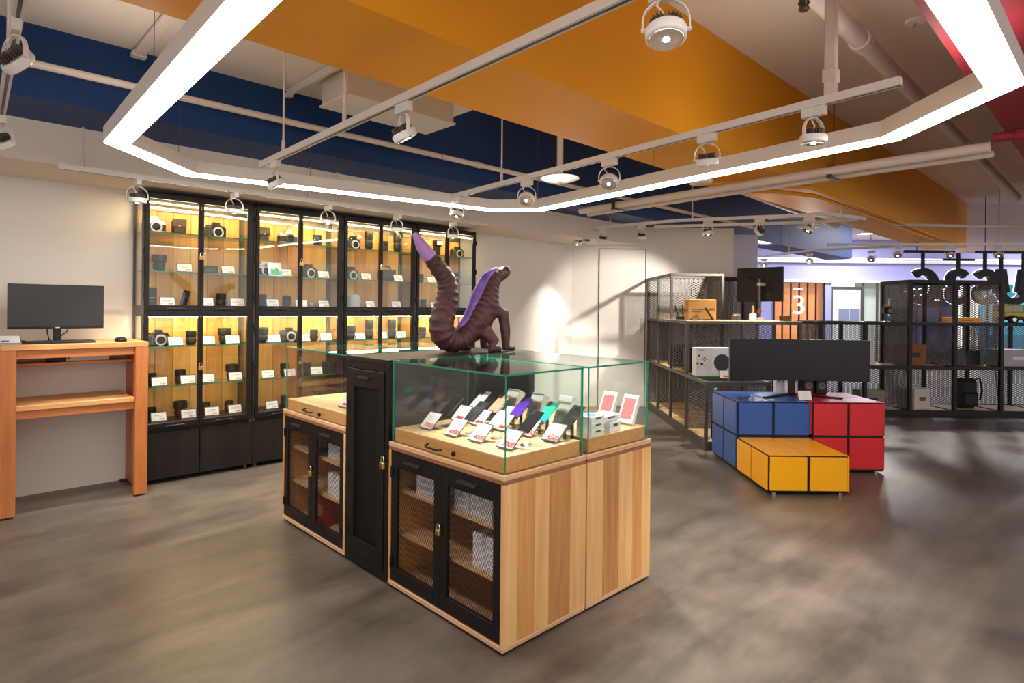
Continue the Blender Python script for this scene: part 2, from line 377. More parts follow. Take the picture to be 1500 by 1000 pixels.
# ------------------------------------------------------------------ spotlights
def spot_meshes():
    d = {}
    d['adapter'] = MB().cbox(-.058,.058,-.017,.017,-.048,0,.003).mesh('adapter', M['white'])
    yk = MB(); n = 18; R, Hh = .072, .066
    pts = [(-R, -.048-.006-Hh-.03)] + [(-R*math.cos(PI*i/n), -.054-Hh+Hh*math.sin(PI*i/n)) for i in range(n+1)] + [(R, -.048-.006-Hh-.03)]
    yk.strip(pts, .004, -.009, .009, M=Matrix(((1,0,0,0),(0,0,1,0),(0,1,0,0),(0,0,0,1))))
    yk.cyl((-.077,0,-.146),(-.060,0,-.146),.007,n=8); yk.cyl((.060,0,-.146),(.077,0,-.146),.007,n=8)
    d['yoke'] = yk.mesh('yoke', M['white'], True)
    # head, pivot at origin, shining down (-z)
    h = MB().lathe([(.058,-.034),(.063,-.030),(.065,-.004),(.060,.004),(.030,.006)], 28)
    d['head'] = h.mesh('lamp_head', M['white'], True)
    f = MB().cyl((0,0,.0),(0,0,.030),.026,n=14)
    for i in range(22):
        Mx = Matrix.Rotation(2*PI*i/22, 4, 'Z'); f.box(.022,.050,-.0014,.0014,.002,.034, M=Mx)
    d['sink'] = f.mesh('heat_sink', M['fins'])
    d['refl'] = MB().lathe([(.055,-.0345),(.0535,-.0375),(.050,-.0375),(.034,-.0362),(.016,-.0352)], 28).mesh('reflector', M['refl'], True)
    d['lens'] = MB().lathe([(.010,-.0372),(.012,-.034)], 16).mesh('lamp_lens', M['lamp'])
    d['cable'] = MB().tube([(.02,0,-.05),(.03,.012,-.075),(.012,.014,-.098),(.018,.006,-.125)], .0032, 6).mesh('cable', M['white'], True)
    return d
SPM = spot_meshes()
def spot(a, b, z, label, yaw=0.0, tilt=0.0, power=1.0, ang=52, scale=.87, light=True, aim=None):
    p = W(a, b, z)
    if aim is not None:
        dv = (Vector(aim)-Vector((p[0],p[1],z-.127))).normalized(); dv = Matrix.Rotation(-(TH+PI/2),3,'Z') @ dv
        tilt = math.acos(max(-1,min(1,-dv.z))); yaw = math.atan2(-dv.x, dv.y)
        if abs(yaw) > PI/2: yaw += PI if yaw < 0 else -PI; tilt = -tilt
    t = thing('track_spotlight', label, 'spotlight', p, TH+PI/2, 'round white track spotlights'); t.scale = (scale,)*3
    ob('adapter', SPM['adapter'], t)
    ob('yoke', SPM['yoke'], t, rot=yaw); ob('cable', SPM['cable'], t, rot=yaw)
    h = ob('lamp_head', SPM['head'], t, (0,0,-.146)); h.rotation_mode = 'XYZ'
    h.rotation_euler = (tilt, 0, yaw)
    ob('heat_sink', SPM['sink'], h); ob('reflector', SPM['refl'], h); ob('lamp_lens', SPM['lens'], h)
    if light:
        L = bpy.data.lights.new('spot_lamp', 'SPOT'); L.energy = SPOT_POWER*power; L.color = (1, .93, .83); L.spot_size = math.radians(ang); L.spot_blend = .55; L.shadow_soft_size = .03
        o = bpy.data.objects.new('spot_lamp', L); COL.objects.link(o); o.parent = h; o.location = (0,0,-.045)
    return t
# on the overhead rail
spot(1.433, .89, TL_, 'large round white spotlight hanging in front of the yellow beam at top', power=.8, aim=(.35,1.2,0))
spot(1.476, 2.224, TL_, 'white spotlight tilted sideways below the white ceiling box', power=1.2, aim=(.2,3.0,.8))
spot(1.510, 3.678, TL_, 'white spotlight at the rail end beside the lit ring above the cabinets', power=.9, aim=(-.6,4.3,0.4))
# on the rail above the island
spot(3.052, 3.815, TL_, 'round white spotlight at the far end of the five-lamp rail', aim=(-.7,4.4,0))
spot(2.962, 2.931, TL_, 'brightly glaring round spotlight fourth along the five-lamp rail', power=1.1, aim=(-.15,2.9,.7))
spot(2.886, 2.167, TL_, 'glaring round spotlight in the middle of the five-lamp rail', power=1.0, aim=(.25,2.6,.6))
spot(2.820, 1.506, TL_, 'round spotlight second along the five-lamp rail beside the yellow beam', aim=(1.25,3.5,0))
spot(2.767, .975, TL_, 'round spotlight nearest the ceiling post on the five-lamp rail', power=1.3, aim=(1.25,2.75,0))
# in front of the cabinets
for i, a in enumerate((.983,1.611,2.361,3.034,3.683)):
    spot(a, 4.66, 2.189, ['white spotlight above the corner of the first camera cabinet','white spotlight in front of the first camera cabinet top','white spotlight in front of the second camera cabinet top','white spotlight in front of the third camera cabinet top','white spotlight in front of the fourth camera cabinet top'][i], power=.5, ang=75, aim=W(a,4.84,.0))
spot(.199, 2.72, TZ, 'large tilted white spotlight cut by the upper left picture edge', aim=(-1.2,3.4,1.2), power=.7)
spot(.255, 4.15, TZ, 'small white spotlight barely showing at the left picture edge', power=.6, aim=(-2.6,4.2,1.0))
# far rails
for (a, b, lab, am, pw) in ((5.90,4.52,'pale spotlight at the bend of the rail before the white door',(.9,7.9,.2),.6),(5.955,4.0,'spotlight above the white door on the bent rail',(1.3,7.6,0),1.2),
        (6.12,3.25,'dark finned spotlight under the blue beam, third on the bent rail',(2.2,6.3,.6),1.2),(6.36,2.78,'dark finned spotlight under the blue beam beside the ceiling disc',(1.5,8.2,1.1),2.2),(6.57,2.35,'spotlight turned to show its dark round face at the rail end',(2.2,6.2,.9),1.2),
        (5.975,4.98,'small spotlight nearest the white corner wall',(.35,7.75,.2),.5),(5.945,4.82,'small spotlight second from the white corner wall',(.6,8.0,.1),.6)):
    spot(a, b, TZ, lab, power=pw, ang=60, aim=am)
# ------------------------------------------------------------------ pipes and ceiling fittings
def pipe(name, label, pts, r, m=None, n=10, joints=()):
    t = thing(name, label, 'pipe')
    part('pipe_run', MB().tube([W(*p) for p in pts], r, n), m or M['pipe'], t, smooth=True)
    for q0, q1, rr in joints: part('pipe_joint', MB().cyl(W(*q0), W(*q1), rr, n=n), m or M['pipe'], t)
    return t
pipe('ceiling_pipe', 'slim white pipe running along the blue beam', [(.28,4.0,2.60),(9.0,4.0,2.60)], .021, joints=(((3.4,4.0,2.6),(3.46,4.0,2.6),.027),((6.1,4.0,2.6),(6.18,4.0,2.6),.027)))
pipe('ceiling_pipe', 'thick pale pipe crossing the white ceiling beside the red beam', [(2.6,1.2,3.05),(11.5,1.2,3.05)], .055, n=14, joints=(((4.15,1.2,3.05),(4.25,1.2,3.05),.066),((7.4,1.2,3.05),(7.5,1.2,3.05),.066)))
pipe('ceiling_pipe', 'thin white conduit crossing under the far end of the yellow beam', [(8.6,2.1,2.44),(9.6,1.55,2.47),(11.4,.5,2.55)], .022)
pipe('ceiling_pipe', 'pale sloping pipe under the blue beam beyond the white discs', [(5.35,3.0,2.70),(9.6,3.05,2.62)], .05, n=12)
pipe('ceiling_pipe', 'yellow painted pipe bending across the yellow beam underside', [(5.2,2.68,2.44),(5.5,2.30,2.44),(6.0,2.10,2.44),(10.8,2.09,2.44)], .02, M['yellow'])
pipe('ceiling_pipe', 'second yellow painted pipe along the yellow beam edge', [(4.75,2.62,2.44),(5.05,2.35,2.44),(5.6,2.0,2.45),(12.4,1.99,2.45)], .018, M['yellow'])
pipe('ceiling_pipe', 'red painted pipe bracketed to the crimson beam', [(4.66,.60,2.42),(4.72,.30,2.42),(4.75,-.4,2.42)], .03, M['red'], joints=(((4.68,.5,2.42),(4.69,.44,2.42),.042),))
# twin white conduits: a pair of separate long tubes
for k, (da, lab) in enumerate(((0,'upper of two long parallel white conduits below the lit ring'),(.13,'lower of two long parallel white conduits below the lit ring'))):
    pipe('conduit', lab, [(4.90+da,4.05,2.375-.02*k),(4.715+da,1.3,2.375-.02*k),(4.70+da,.62,2.375-.02*k)], .034-.012*k)
t = thing('conduit_clamp', 'metal clamp around the twin white conduits', 'clamp', W(4.78,1.55,2.375), TH)
part('saddle', MB().cbox(-.075,.11,-.02,.02,-.05,-.038,.002).cbox(-.07,-.058,-.02,.02,-.05,.05,.002), M['gun'], t); part('bolt', MB().cyl((.02,0,.03),(.02,0,.85),.005,n=6), M['gun'], t)
t = thing('conduit_clamp', 'second metal clamp on the twin conduits near the white discs', 'clamp', W(4.86,3.55,2.375), TH)
part('saddle', MB().cbox(-.075,.11,-.02,.02,-.05,-.038,.002).cbox(-.07,-.058,-.02,.02,-.05,.05,.002), M['gun'], t); part('bolt', MB().cyl((.02,0,.03),(.02,0,.85),.005,n=6), M['gun'], t)
# white box under the lowered panel
t = thing('ceiling_unit', 'flat white rectangular box mounted under the ceiling above the track', 'air unit', W(1.893,3.50,2.70), TH)
part('case', MB().cbox(0,.87,0,.35,.012,.18,.006), M['pipe'], t); part('cover', MB().cbox(-.012,.882,-.012,.362,0,.014,.004), M['white'], t)
for (a, b0, b1, lab, w_) in ((.875,3.45,4.16,'white finned fitting under the ceiling near the lit ring',1.0),(1.80,3.45,4.17,'slim white bar under the ceiling beside the white box',.55)):
    t = thing('ceiling_fitting', lab, 'fitting', W(a,b0,2.83), TH)
    part('bar', MB().cbox(-.03*w_,.03*w_,0,b1-b0,.0,.03,.005), M['pipe'], t); part('spine', MB().cbox(-.014*w_,.014*w_,-.02,b1-b0+.02,.03,.05,.004), M['white'], t)
    part('end_bracket', MB().cbox(-.038*w_,.038*w_,b1-b0-.05,b1-b0+.01,-.008,.025,.004), M['pipe'], t)
# discs on stems
for (a, b, lab, tall) in ((3.829,3.395,'white round ceiling disc on a short stem beside the track',.46),(8.23,2.95,'white round ceiling disc on a stem beyond the conduits',.5)):
    t = thing('ceiling_disc', lab, 'disc', W(a,b,2.45), TH)
    part('disc', MB().lathe([(.05,-.022),(.13,-.012),(.165,.002),(.165,.008),(.05,.02)], 32), M['whitepl'], t, smooth=True)
    part('stem', MB().cyl((0,0,.01),(0,0,tall+.3),.028,n=12), M['pipe'], t, smooth=True); part('bolt', MB().cyl((0,0,-.05),(0,0,-.02),.012,n=8), M['brass'], t)
for (a, b, lab) in ((5.185,2.411,'round white smoke detector under the yellow beam'),(4.766,2.60,'round white smoke detector nearer the lit ring')):
    t = thing('smoke_detector', lab, 'detector', W(a,b,2.43), TH)
    part('dome', MB().lathe([(.07,0),(.095,.008),(.10,.04),(.085,.046)], 28), M['whitepl'], t, smooth=True); part('mount', MB().lathe([(.06,0.046),(.06,.05)],20), M['pipe'], t)
t = thing('sprinkler', 'small round sprinkler plate on the white ceiling beside the thick pipe', 'sprinkler', W(4.6,1.0,3.24), TH)
part('plate', MB().lathe([(.05,-.004),(.06,.0),(.06,.01)],20), M['whitepl'], t); part('bulb', MB().cyl((0,0,-.03),(0,0,-.004),.012,n=10), M['chrome'], t)
t = thing('pipe_valve', 'dark ribbed sprinkler valve beside the square ceiling post', 'valve', W(3.25,1.20,2.98), TH)
part('valve_body', MB().lathe([(.02,-.07),(.028,-.06),(.02,-.045),(.03,-.03),(.022,-.015),(.03,.0),(.015,.03)],16), M['gun'], t, smooth=True); part('valve_stem', MB().cyl((0,0,.03),(0,0,.08),.01,n=8), M['brass'], t)
# ================================================================== camera display cabinets
CABW, CABB = .805, 5.081
def cabinet_meshes():
    d = {}
    def door(x0, x1, z0, z1, fl, fr, ft, fb):
        fr_ = MB().cbox(x0,x0+fl,-.022,0,z0,z1,.002).cbox(x1-fr,x1,-.022,0,z0,z1,.002).cbox(x0+fl,x1-fr,-.022,0,z1-ft,z1,.002).cbox(x0+fl,x1-fr,-.022,0,z0,z0+fb,.002)
        gl = MB().pane(x0+fl-.004,x1-fr+.004,-.013,-.008,z0+fb-.004,z1-ft+.004)
        xm = (x0+x1)/2 + (.02 if x0 < .2 else -.02)
        hd = MB().cbox(xm-.065,xm+.065,-.032,-.020,z0+.016,z0+.022,.001).box(xm-.065,xm-.06,-.030,-.02,z0+.006,z0+.02).box(xm+.06,xm+.065,-.030,-.02,z0+.006,z0+.02)
        return fr_.mesh('door_frame', M['black']), gl.mesh('door_glass', GL), hd.mesh('handle', M['gun'])
    d['doors'] = [door(.012,.395,1.302,2.18,.028,.018,.042,.042), door(.397,.793,1.302,2.18,.019,.042,.042,.042),
                  door(.012,.395,.415,1.300,.028,.018,.042,.042), door(.397,.793,.415,1.300,.019,.042,.042,.042)]
    d['side'] = MB().cbox(0,.02,0,.025,.03,2.19,.002).cbox(0,.02,.265,.29,.03,2.19,.002).box(0,.02,.025,.265,2.16,2.19).box(0,.02,.025,.265,.39,.46).box(0,.02,.025,.265,1.26,1.34).mesh('side_frame', M['rackm'])
    d['sideg'] = MB().pane(.007,.012,.025,.265,1.34,2.16).pane(.007,.012,.025,.265,.46,1.26).mesh('side_glass', GL)
    d['top'] = MB().cbox(0,CABW-.002,0,.29,2.16,2.19,.002).mesh('top_panel', M['black'])
    d['deck'] = MB().box(.02,CABW-.022,.0,.275,1.30,1.336).mesh('deck', M['black']); d['deck2'] = MB().box(.02,CABW-.022,.0,.275,.39,.455).mesh('deck', M['black'])
    d['plank'] = MB().cbox(-.0655,.0655,0,.012,.40,2.16,.0015).mesh
    d['shelf'] = MB().pane(.022,CABW-.024,.035,.272,-.008,0).mesh('glass_shelf', GL)
    d['led'] = MB().box(.03,CABW-.03,.046,.058,-.006,0).mesh('light_strip', M['strip'])
    d['ledp'] = MB().box(.03,CABW-.03,.040,.075,0.0,.02).mesh('light_channel', M['alu'])
    d['trim'] = MB().box(.022,CABW-.024,.255,.27,2.085,2.13).mesh('top_trim', M['gun'])
    d['base'] = MB().box(0,CABW-.002,.012,.29,.035,.392).mesh('base_body', M['blackw'])
    d['bdoor'] = MB().cbox(.003,.400,-.008,.012,.035,.385,.002).mesh('base_door', M['blackw'])
    d['foot'] = MB().cyl((0,0,0),(0,0,.036),.016,n=10).mesh('foot', M['gun'])
    d['hinge'] = MB().cyl((0,-.024,-.024),(0,-.024,.024),.006,n=8).cyl((0,-.024,-.002),(0,-.024,.002),.0075,n=8).mesh('hinge', M['black'])
    return d
CM = cabinet_meshes()
PL = [MB().cbox(-.0622,.0622,0,.012,.40,2.16,.0015).mesh('back_plank', m) for m in M['cabback']]
PSEQ = [0,1,0,2,1,0, 2,0,1,1,0,2, 0,2,1,0,1,2, 1,0,2,0,1,0]
CABNAME = ['beside the cherry desk', 'second from the desk', 'third from the desk', 'farthest from the desk']
def camera_cabinet(i):
    t = thing('display_cabinet', 'tall black glass-fronted camera cabinet ' + CABNAME[i], 'cabinet', W(1.109+.807*i, CABB), TH, 'black camera display cabinets')
    for fr, gl, hd in CM['doors']:
        d = ob('door', fr, t); ob('door_glass', gl, d); ob('handle', hd, d)
    ob('side_frame', CM['side'], t); ob('side_frame', CM['side'], t, (CABW-.022,0,0)); ob('side_glass', CM['sideg'], t); ob('side_glass', CM['sideg'], t, (CABW-.022,0,0))
    ob('top_panel', CM['top'], t); ob('deck', CM['deck'], t); ob('deck', CM['deck2'], t)
    for k in range(6): ob('back_plank', PL[PSEQ[i*6+k]], t, (.0225+.0635+.1268*k, .272, 0))
    for z in (1.90,1.603,1.03,.725): ob('glass_shelf', CM['shelf'], t, (0,0,z))
    ob('top_trim', CM['trim'], t)
    for z in (2.120,1.262): ob('light_channel', CM['ledp'], t, (0,0,z)); ob('light_strip', CM['led'], t, (0,0,z))
    ob('base_body', CM['base'], t); ob('base_door', CM['bdoor'], t); ob('base_door', CM['bdoor'], t, (.402,0,0))
    for x in (.04,.765):
        for y in (.04,.25): ob('foot', CM['foot'], t, (x,y,0))
    for x in (.008,.797):
        for z in (.55,.86,1.18,1.42,1.74,2.06): ob('hinge', CM['hinge'], t, (x,0,z))
    return t
for i in range(4): camera_cabinet(i)

# ------------------------------------------------------------------ things on the cabinet shelves (local front is -y)
def im(): return {}
ITM = {}
def lens_parts(r, h, wide=False):
    s = 1.22 if wide else 1.0
    prof = [(r*.80,0),(r*.84,.004),(r*.84,h*.12),(r*.95,h*.16),(r*.97,h*.45),(r*.93,h*.47),(r*.93,h*.52),(r*s,h*.58),(r*s,h*.96),(r*s*.96,h),(r*s*.82,h),(r*s*.78,h*.93)]
    body = MB().lathe(prof, 22).mesh('barrel', M['blackpl'], True)
    g = MB(); n = 26
    for k in range(n): g.box(r*.955,r*1.0,-.0016,.0016,h*.19,h*.42, M=Matrix.Rotation(2*PI*k/n,4,'Z'))
    g2 = MB().lathe([(r*.937,h*.475),(r*.945,h*.48),(r*.945,h*.50),(r*.937,h*.505)],22)
    gl = MB().lathe([(r*s*.78,h*.925),(r*s*.5,h*.94),(r*s*.1,h*.945)],18)
    return [('barrel',body),('focus_ring',g.mesh('focus_ring', M['rubber'])),('silver_ring',g2.mesh('silver_ring', M['gun'])),('front_element',gl.mesh('front_element', M['lensg'], True))]
ITM['lens'] = lens_parts(.036,.10); ITM['lensw'] = lens_parts(.038,.115,True); ITM['lenst'] = lens_parts(.036,.17)
def cam_parts(bodym, topm, ringm, old=False):
    w, h, dp = .068, .078, .026
    b = MB().cbox(-w,w,-dp,dp,0,h,.008)
    p = [('camera_body', b.mesh('camera_body', bodym))]
    if not old: p.append(('grip', MB().cbox(-w-.004,-w+.034,-dp-.022,-dp+.006,.002,h-.004,.008).mesh('grip', M['rubber'])))
    else: p.append(('leather', MB().box(-w-.0008,w+.0008,-dp-.0008,dp+.0008,.012,h-.02).mesh('leather', M['rubber'])))
    hump = MB().prism([(-.034,-.028),(.034,-.028),(.030,.024),(-.030,.024)],h-.002,h+.012).prism([(-.024,-.030),(.024,-.030),(.020,.02),(-.020,.02)],h+.010,h+.030)
    p.append(('viewfinder_hump', hump.mesh('viewfinder_hump', topm)))
    Mx = Matrix.Translation((.012,-dp,.038)) @ Matrix.Rotation(PI/2,4,'X')
    p.append(('mount_ring', MB().lathe([(.036,0),(.038,.004),(.034,.014),(.026,.014),(.025,.006)],24,M=Mx).mesh('mount_ring', ringm, True)))
    p.append(('lens_cap', MB().lathe([(.025,.0),(.025,.008),(.02,.010)],20,M=Mx).mesh('lens_cap', M['blackpl'], True)))
    p.append(('dial', MB().cyl((-.05,0,h),(-.05,0,h+.010),.012,n=14).cyl((.052,0,h),(.052,0,h+.008),.010,n=14).mesh('dial', topm)))
    return p
ITM['cam'] = cam_parts(M['blackpl'], M['blackpl'], M['silver']); ITM['camF'] = cam_parts(M['silver'], M['silver'], M['gun'], True); ITM['camS'] = cam_parts(M['whitepl'], M['silver'], M['silver'], True)
def pr(*l): return list(l)
ITM['pouch'] = [('case', MB().cbox(-.042,.042,-.03,.03,0,.105,.014).mesh('case', mat('brown_black_leather','2a1c14',.55))), ('flap', MB().cbox(-.044,.044,-.033,-.028,.05,.107,.004).mesh('flap', mat('dark_leather_flap','33231a',.5))), ('clasp', MB().cyl((0,-.036,.058),(0,-.032,.058),.006,n=10).mesh('clasp', M['brass']))]
ITM['box'] = [('carton', MB().cbox(-.05,.05,-.03,.03,0,.056,.002).mesh('carton', mat('dark_carton','2b2622',.6))), ('carton_label', MB().box(-.03,.03,-.0308,-.030,.016,.036).mesh('carton_label', M['gun']))]
ITM['chg'] = [('charger_body', MB().cbox(-.028,.028,-.025,.025,0,.125,.006).mesh('charger_body', M['blackpl'])), ('bay', MB().box(-.02,.02,-.0265,-.025,.07,.11).mesh('bay', M['rubber'])), ('indicator', MB().box(-.016,.016,-.0265,-.025,.052,.056).mesh('indicator', mat('green_led','39b36a',.4,emit='39d37a',estr=.6))), ('label_strip', MB().box(-.018,.018,-.0262,-.025,.03,.036).mesh('label_strip', M['gun']))]
TL = Matrix.Rotation(-.32,4,'X')
ITM['rem'] = [('slab', MB().cbox(-.022,.022,-.008,.008,.003,.115,.004,M=Matrix.Rotation(.28,4,'Y')@Matrix.Rotation(-.2,4,'X')).mesh('slab', M['blackpl'])), ('button_pad', MB().box(-.014,.014,-.0095,-.008,.06,.10,M=Matrix.Rotation(.28,4,'Y')@Matrix.Rotation(-.2,4,'X')).mesh('button_pad', M['rubber']))]
ITM['cap'] = [('rim', MB().lathe([(.034,0),(.036,.003),(.036,.03),(.03,.033)],22).mesh('rim', M['silver'], True)), ('inset', MB().lathe([(.03,.033),(.028,.036)],20).mesh('inset', M['gun'])) ]
ITM['flash'] = [('flash_foot', MB().cbox(-.02,.02,-.02,.02,0,.014,.002).mesh('flash_foot', M['gun'])), ('flash_body', MB().cbox(-.032,.032,-.022,.022,.014,.095,.008).mesh('flash_body', M['blackpl'])), ('flash_head', MB().cbox(-.034,.036,-.045,.03,.095,.145,.008).mesh('flash_head', M['blackpl'])), ('flash_window', MB().box(-.028,.030,-.0465,-.044,.103,.137).mesh('flash_window', mat('frosted_flash','c9c7c2',.4)))]
ITM['bag'] = [('bag_body', MB().cbox(-.075,.075,-.045,.045,0,.10,.018).mesh('bag_body', mat('grey_bag','33302f',.75))), ('bag_flap', MB().cbox(-.077,.077,-.049,-.04,.03,.102,.01).mesh('bag_flap', mat('grey_bag_flap','3c3836',.75))), ('bag_strap', MB().tube([(-.06,0,.095),(-.045,0,.125),(0,0,.135),(.045,0,.125),(.06,0,.095)],.006,8).mesh('bag_strap', M['rubber'], True))]
ITM['pot'] = [('dome_shell', MB().lathe([(.055,0),(.06,.005),(.064,.06),(.058,.10),(.03,.112)],26).mesh('dome_shell', mat('pale_grey_shell','aab4b8',.4), True)), ('dome_top', MB().lathe([(.03,.112),(.02,.114)],20).mesh('dome_top', M['gun']))]  # solid dome standing in for a helmet's reflection in the glass
ITM['pic'] = [('print', MB().box(-.05,.05,-.003,.003,0,.105,M=TL).mesh('print', noise_mat('photo_print','dfe9f2','3d8fd0',12,rough=(.3,.3),lo=.45,hi=.65))), ('print_foliage', MB().add([(-.03,-.0036,.01),(.035,-.0036,.01),(.03,-.0036,.05),(.01,-.0036,.075),(-.005,-.0036,.045),(-.028,-.0036,.06)],[(0,1,2,3,4,5)],M=TL).mesh('print_foliage', mat('print_green','4fae6a',.4)))]
CARD = [('holder', MB().cbox(-.041,.041,.0005,.0035,0,.056,.001,M=TL).box(-.041,.041,-.004,.022,0,.003).mesh('holder', M['acryl'])), ('price_slip', MB().box(-.037,.037,-.0006,.0006,.004,.049).mesh('price_slip', M['cardp']))]
ITM['card'] = CARD
KN = {'lens':('camera_lens','black camera lens','lens'),'lensw':('camera_lens','wide-hooded black lens','lens'),'lenst':('camera_lens','tall black zoom lens','lens'),'cam':('camera','black silver-ringed camera','camera'),
 'camF':('camera','silver and black film camera','camera'),'camS':('camera','small white and silver camera','camera'),'pouch':('camera_case','brown-black leather camera case','case'),'box':('lens_carton','low dark carton','carton'),
 'chg':('battery_charger','tall black charger with green light','charger'),'rem':('battery_pack','slanted black battery grip','battery grip'),'cap':('lens_ring','low silver adapter ring','adapter'),'flash':('camera_flash','black camera flash','flash'),
 'bag':('camera_bag','grey camera bag','bag'),'pot':('reflected_dome','pale grey dome reflection','speaker'),'pic':('photo_print','blue and green photo print','print'),'card':('price_card','white price card','price card')}
SHELFZ = {'U1':1.90,'U2':1.603,'U3':1.336,'L1':1.03,'L2':.725,'L3':.455}
SHN = {'U1':'top shelf','U2':'second shelf','U3':'third shelf','L1':'fourth shelf','L2':'fifth shelf','L3':'bottom shelf'}
CN = ['the cabinet beside the desk','the second cabinet from the desk','the third cabinet from the desk','the farthest camera cabinet']
ITEMS = """1U1 camS:0.108 pouch:0.284 cam:0.554
1U2 lensw:0.148 card:0.307 box:0.514 card:0.633
1U3 chg:0.099 card:0.19 rem:0.319 card:0.466 lens:0.607 card:0.706
2U1 pouch:0.136 camF:0.354 lens:0.638
2U2 camS:0.147 pic:0.203 card:0.307 cam:0.548 card:0.66
2U3 lens:0.136 card:0.194 lens:0.353 card:0.45 cap:0.584 card:0.666
3U1 cam:0.187 lenst:0.366 lens:0.545 lenst:0.698
3U2 cam:0.168 card:0.294 bag:0.564 card:0.659
3U3 pot:0.201 card:0.342 card:0.638
4U1 cam:0.215 flash:0.395 cam:0.669
4U2 lens:0.183 card:0.268 cam:0.634
4U3 lens:0.222 card:0.307 lens:0.667
1L1 cam:0.144 card:0.249 lens:0.381 card:0.48 lensw:0.636 card:0.671
1L2 lens:0.105 card:0.139 lens:0.305 card:0.339 card:0.48 lensw:0.699 card:0.70
1L3 lens:0.103 card:0.137 lensw:0.307 card:0.345 lens:0.494 card:0.518 lens:0.675 card:0.698
2L1 lensw:0.139 card:0.209 cam:0.372 card:0.48 lens:0.614 card:0.69
2L2 card:0.159 lens:0.341 card:0.355 lens:0.551 card:0.6 lens:0.73
2L3 card:0.197 lens:0.344 card:0.48 lens:0.653
3L1 lensw:0.175 card:0.234 lenst:0.383 card:0.48 lenst:0.643 card:0.698
3L2 lens:0.193 card:0.252 lens:0.417 card:0.621
3L3 lens:0.196 card:0.27 card:0.624
4L1 lens:0.217 lens:0.387 card:0.35 lens:0.641 card:0.675"""
def place(kind, parts, loc, rotz, label, group, name, cat, scale=1.0):
    t = thing(name, label, cat, loc, rotz, group); t.scale = (scale,)*3
    for n, me in parts:
        o = ob(n, me, t)
        if n == 'price_slip': o.location = (0,-.0012,.0015); o.rotation_euler = (-.32,0,0)
    return t
for line in ITEMS.split('\n'):
    tk = line.split(); un = int(tk[0][0])-1; sh = tk[0][1:]
    kinds = [x.split(':')[0] for x in tk[1:]]; cnt = {}
    for x in tk[1:]:
        k, px = x.split(':'); px = float(px); cnt[k] = cnt.get(k,0)+1; nm, base, cat = KN[k]
        o = (ORD[cnt[k]-1]+' ') if kinds.count(k) > 1 else ''
        lab = '%s%s on the %s of %s' % (o, base, SHN[sh], CN[un])
        dep = .072 if k == 'card' else (.05 if k == 'pic' else .165)
        sc = {'lens':random.uniform(.92,1.12),'lensw':1.12,'lenst':1.12,'card':1.36}.get(k,1.15)
        rz = TH+random.uniform(-.12,.12) + (PI if False else 0)
        place(k, ITM[k], W(1.109+.807*un+px, CABB+dep, SHELFZ[sh]), rz, lab, {'card':'price cards in the camera cabinets','lens':'lenses in the camera cabinets','lensw':'lenses in the camera cabinets','lenst':'lenses in the camera cabinets','cam':'cameras in the camera cabinets'}.get(k), nm, cat, sc)

# ------------------------------------------------------------------ padlocks (body is local, hangs on a small hasp)
PADB = MB().cbox(-.014,.014,-.007,.007,0,.026,.003).mesh('lock_body', M['brass'])
PADS = MB().tube([(-.009,0,.022),(-.009,0,.040)]+[(-.009*math.cos(PI*i/8),0,.040+.009*math.sin(PI*i/8)) for i in range(1,8)]+[(.009,0,.040),(.009,0,.022)],.0026,6).mesh('shackle', M['chrome'], True)
HASP = MB().cbox(-.014,.014,0,.005,.034,.052,.001).mesh('hasp', M['black'])
PADK = MB().cyl((0,-.0075,.010),(0,-.0072,.010),.0035,n=8).mesh('keyhole', M['darkink'])
def padlock(loc, rz, label, s=1.0):
    t = thing('padlock', label, 'padlock', loc, rz, 'small brass padlocks'); t.scale = (s,)*3
    ob('lock_body', PADB, t); ob('shackle', PADS, t); ob('hasp', HASP, t, (0,.003,0)); ob('keyhole', PADK, t)
for un, z, w in ((0,1.70,'upper doors'),(0,.84,'lower doors'),(1,1.70,'upper doors'),(1,.84,'lower doors'),(2,1.70,'upper doors'),(3,1.70,'upper doors')):
    padlock(W(1.109+.807*un+.396, CABB-.032, z), TH, 'small brass padlock on the %s of %s' % (w, CN[un]), 1.15)
# ================================================================== cherry desk by the wall
DZ = 1.085
t = thing('standing_desk', 'tall cherry wood standing desk against the white wall', 'desk', W(.30,4.845), TH)
part('desk_top', MB().cbox(0,.80,0,.52,DZ-.035,DZ,.002), M['cherrylt'], t)
part('side_panel', MB().cbox(0,.078,0,.06,.012,DZ-.036,.002).cbox(0,.03,.06,.52,.012,DZ-.036,.002), M['cherry'], t); part('side_panel', MB().cbox(.722,.80,0,.06,.012,DZ-.036,.002).cbox(.77,.80,.06,.52,.012,DZ-.036,.002), M['cherry'], t)
part('apron', MB().cbox(.079,.721,.02,.045,DZ-.09,DZ-.036,.002), M['cherryx'], t)
part('cable_shelf', MB().cbox(.079,.769,.30,.52,.925,.943,.002), M['cherrylt'], t)
part('middle_shelf', MB().cbox(.0785,.7215,.012,.50,.665,.698,.003), M['cherrylt'], t); part('shelf_rail', MB().cbox(.079,.721,.03,.055,.612,.664,.002), M['cherryx'], t)
for x in (.035,.76):
    for y in (.03,.49): part('foot_pad', MB().box(x-.03,x+.03,y-.02,y+.02,0,.013), M['rubber'], t)
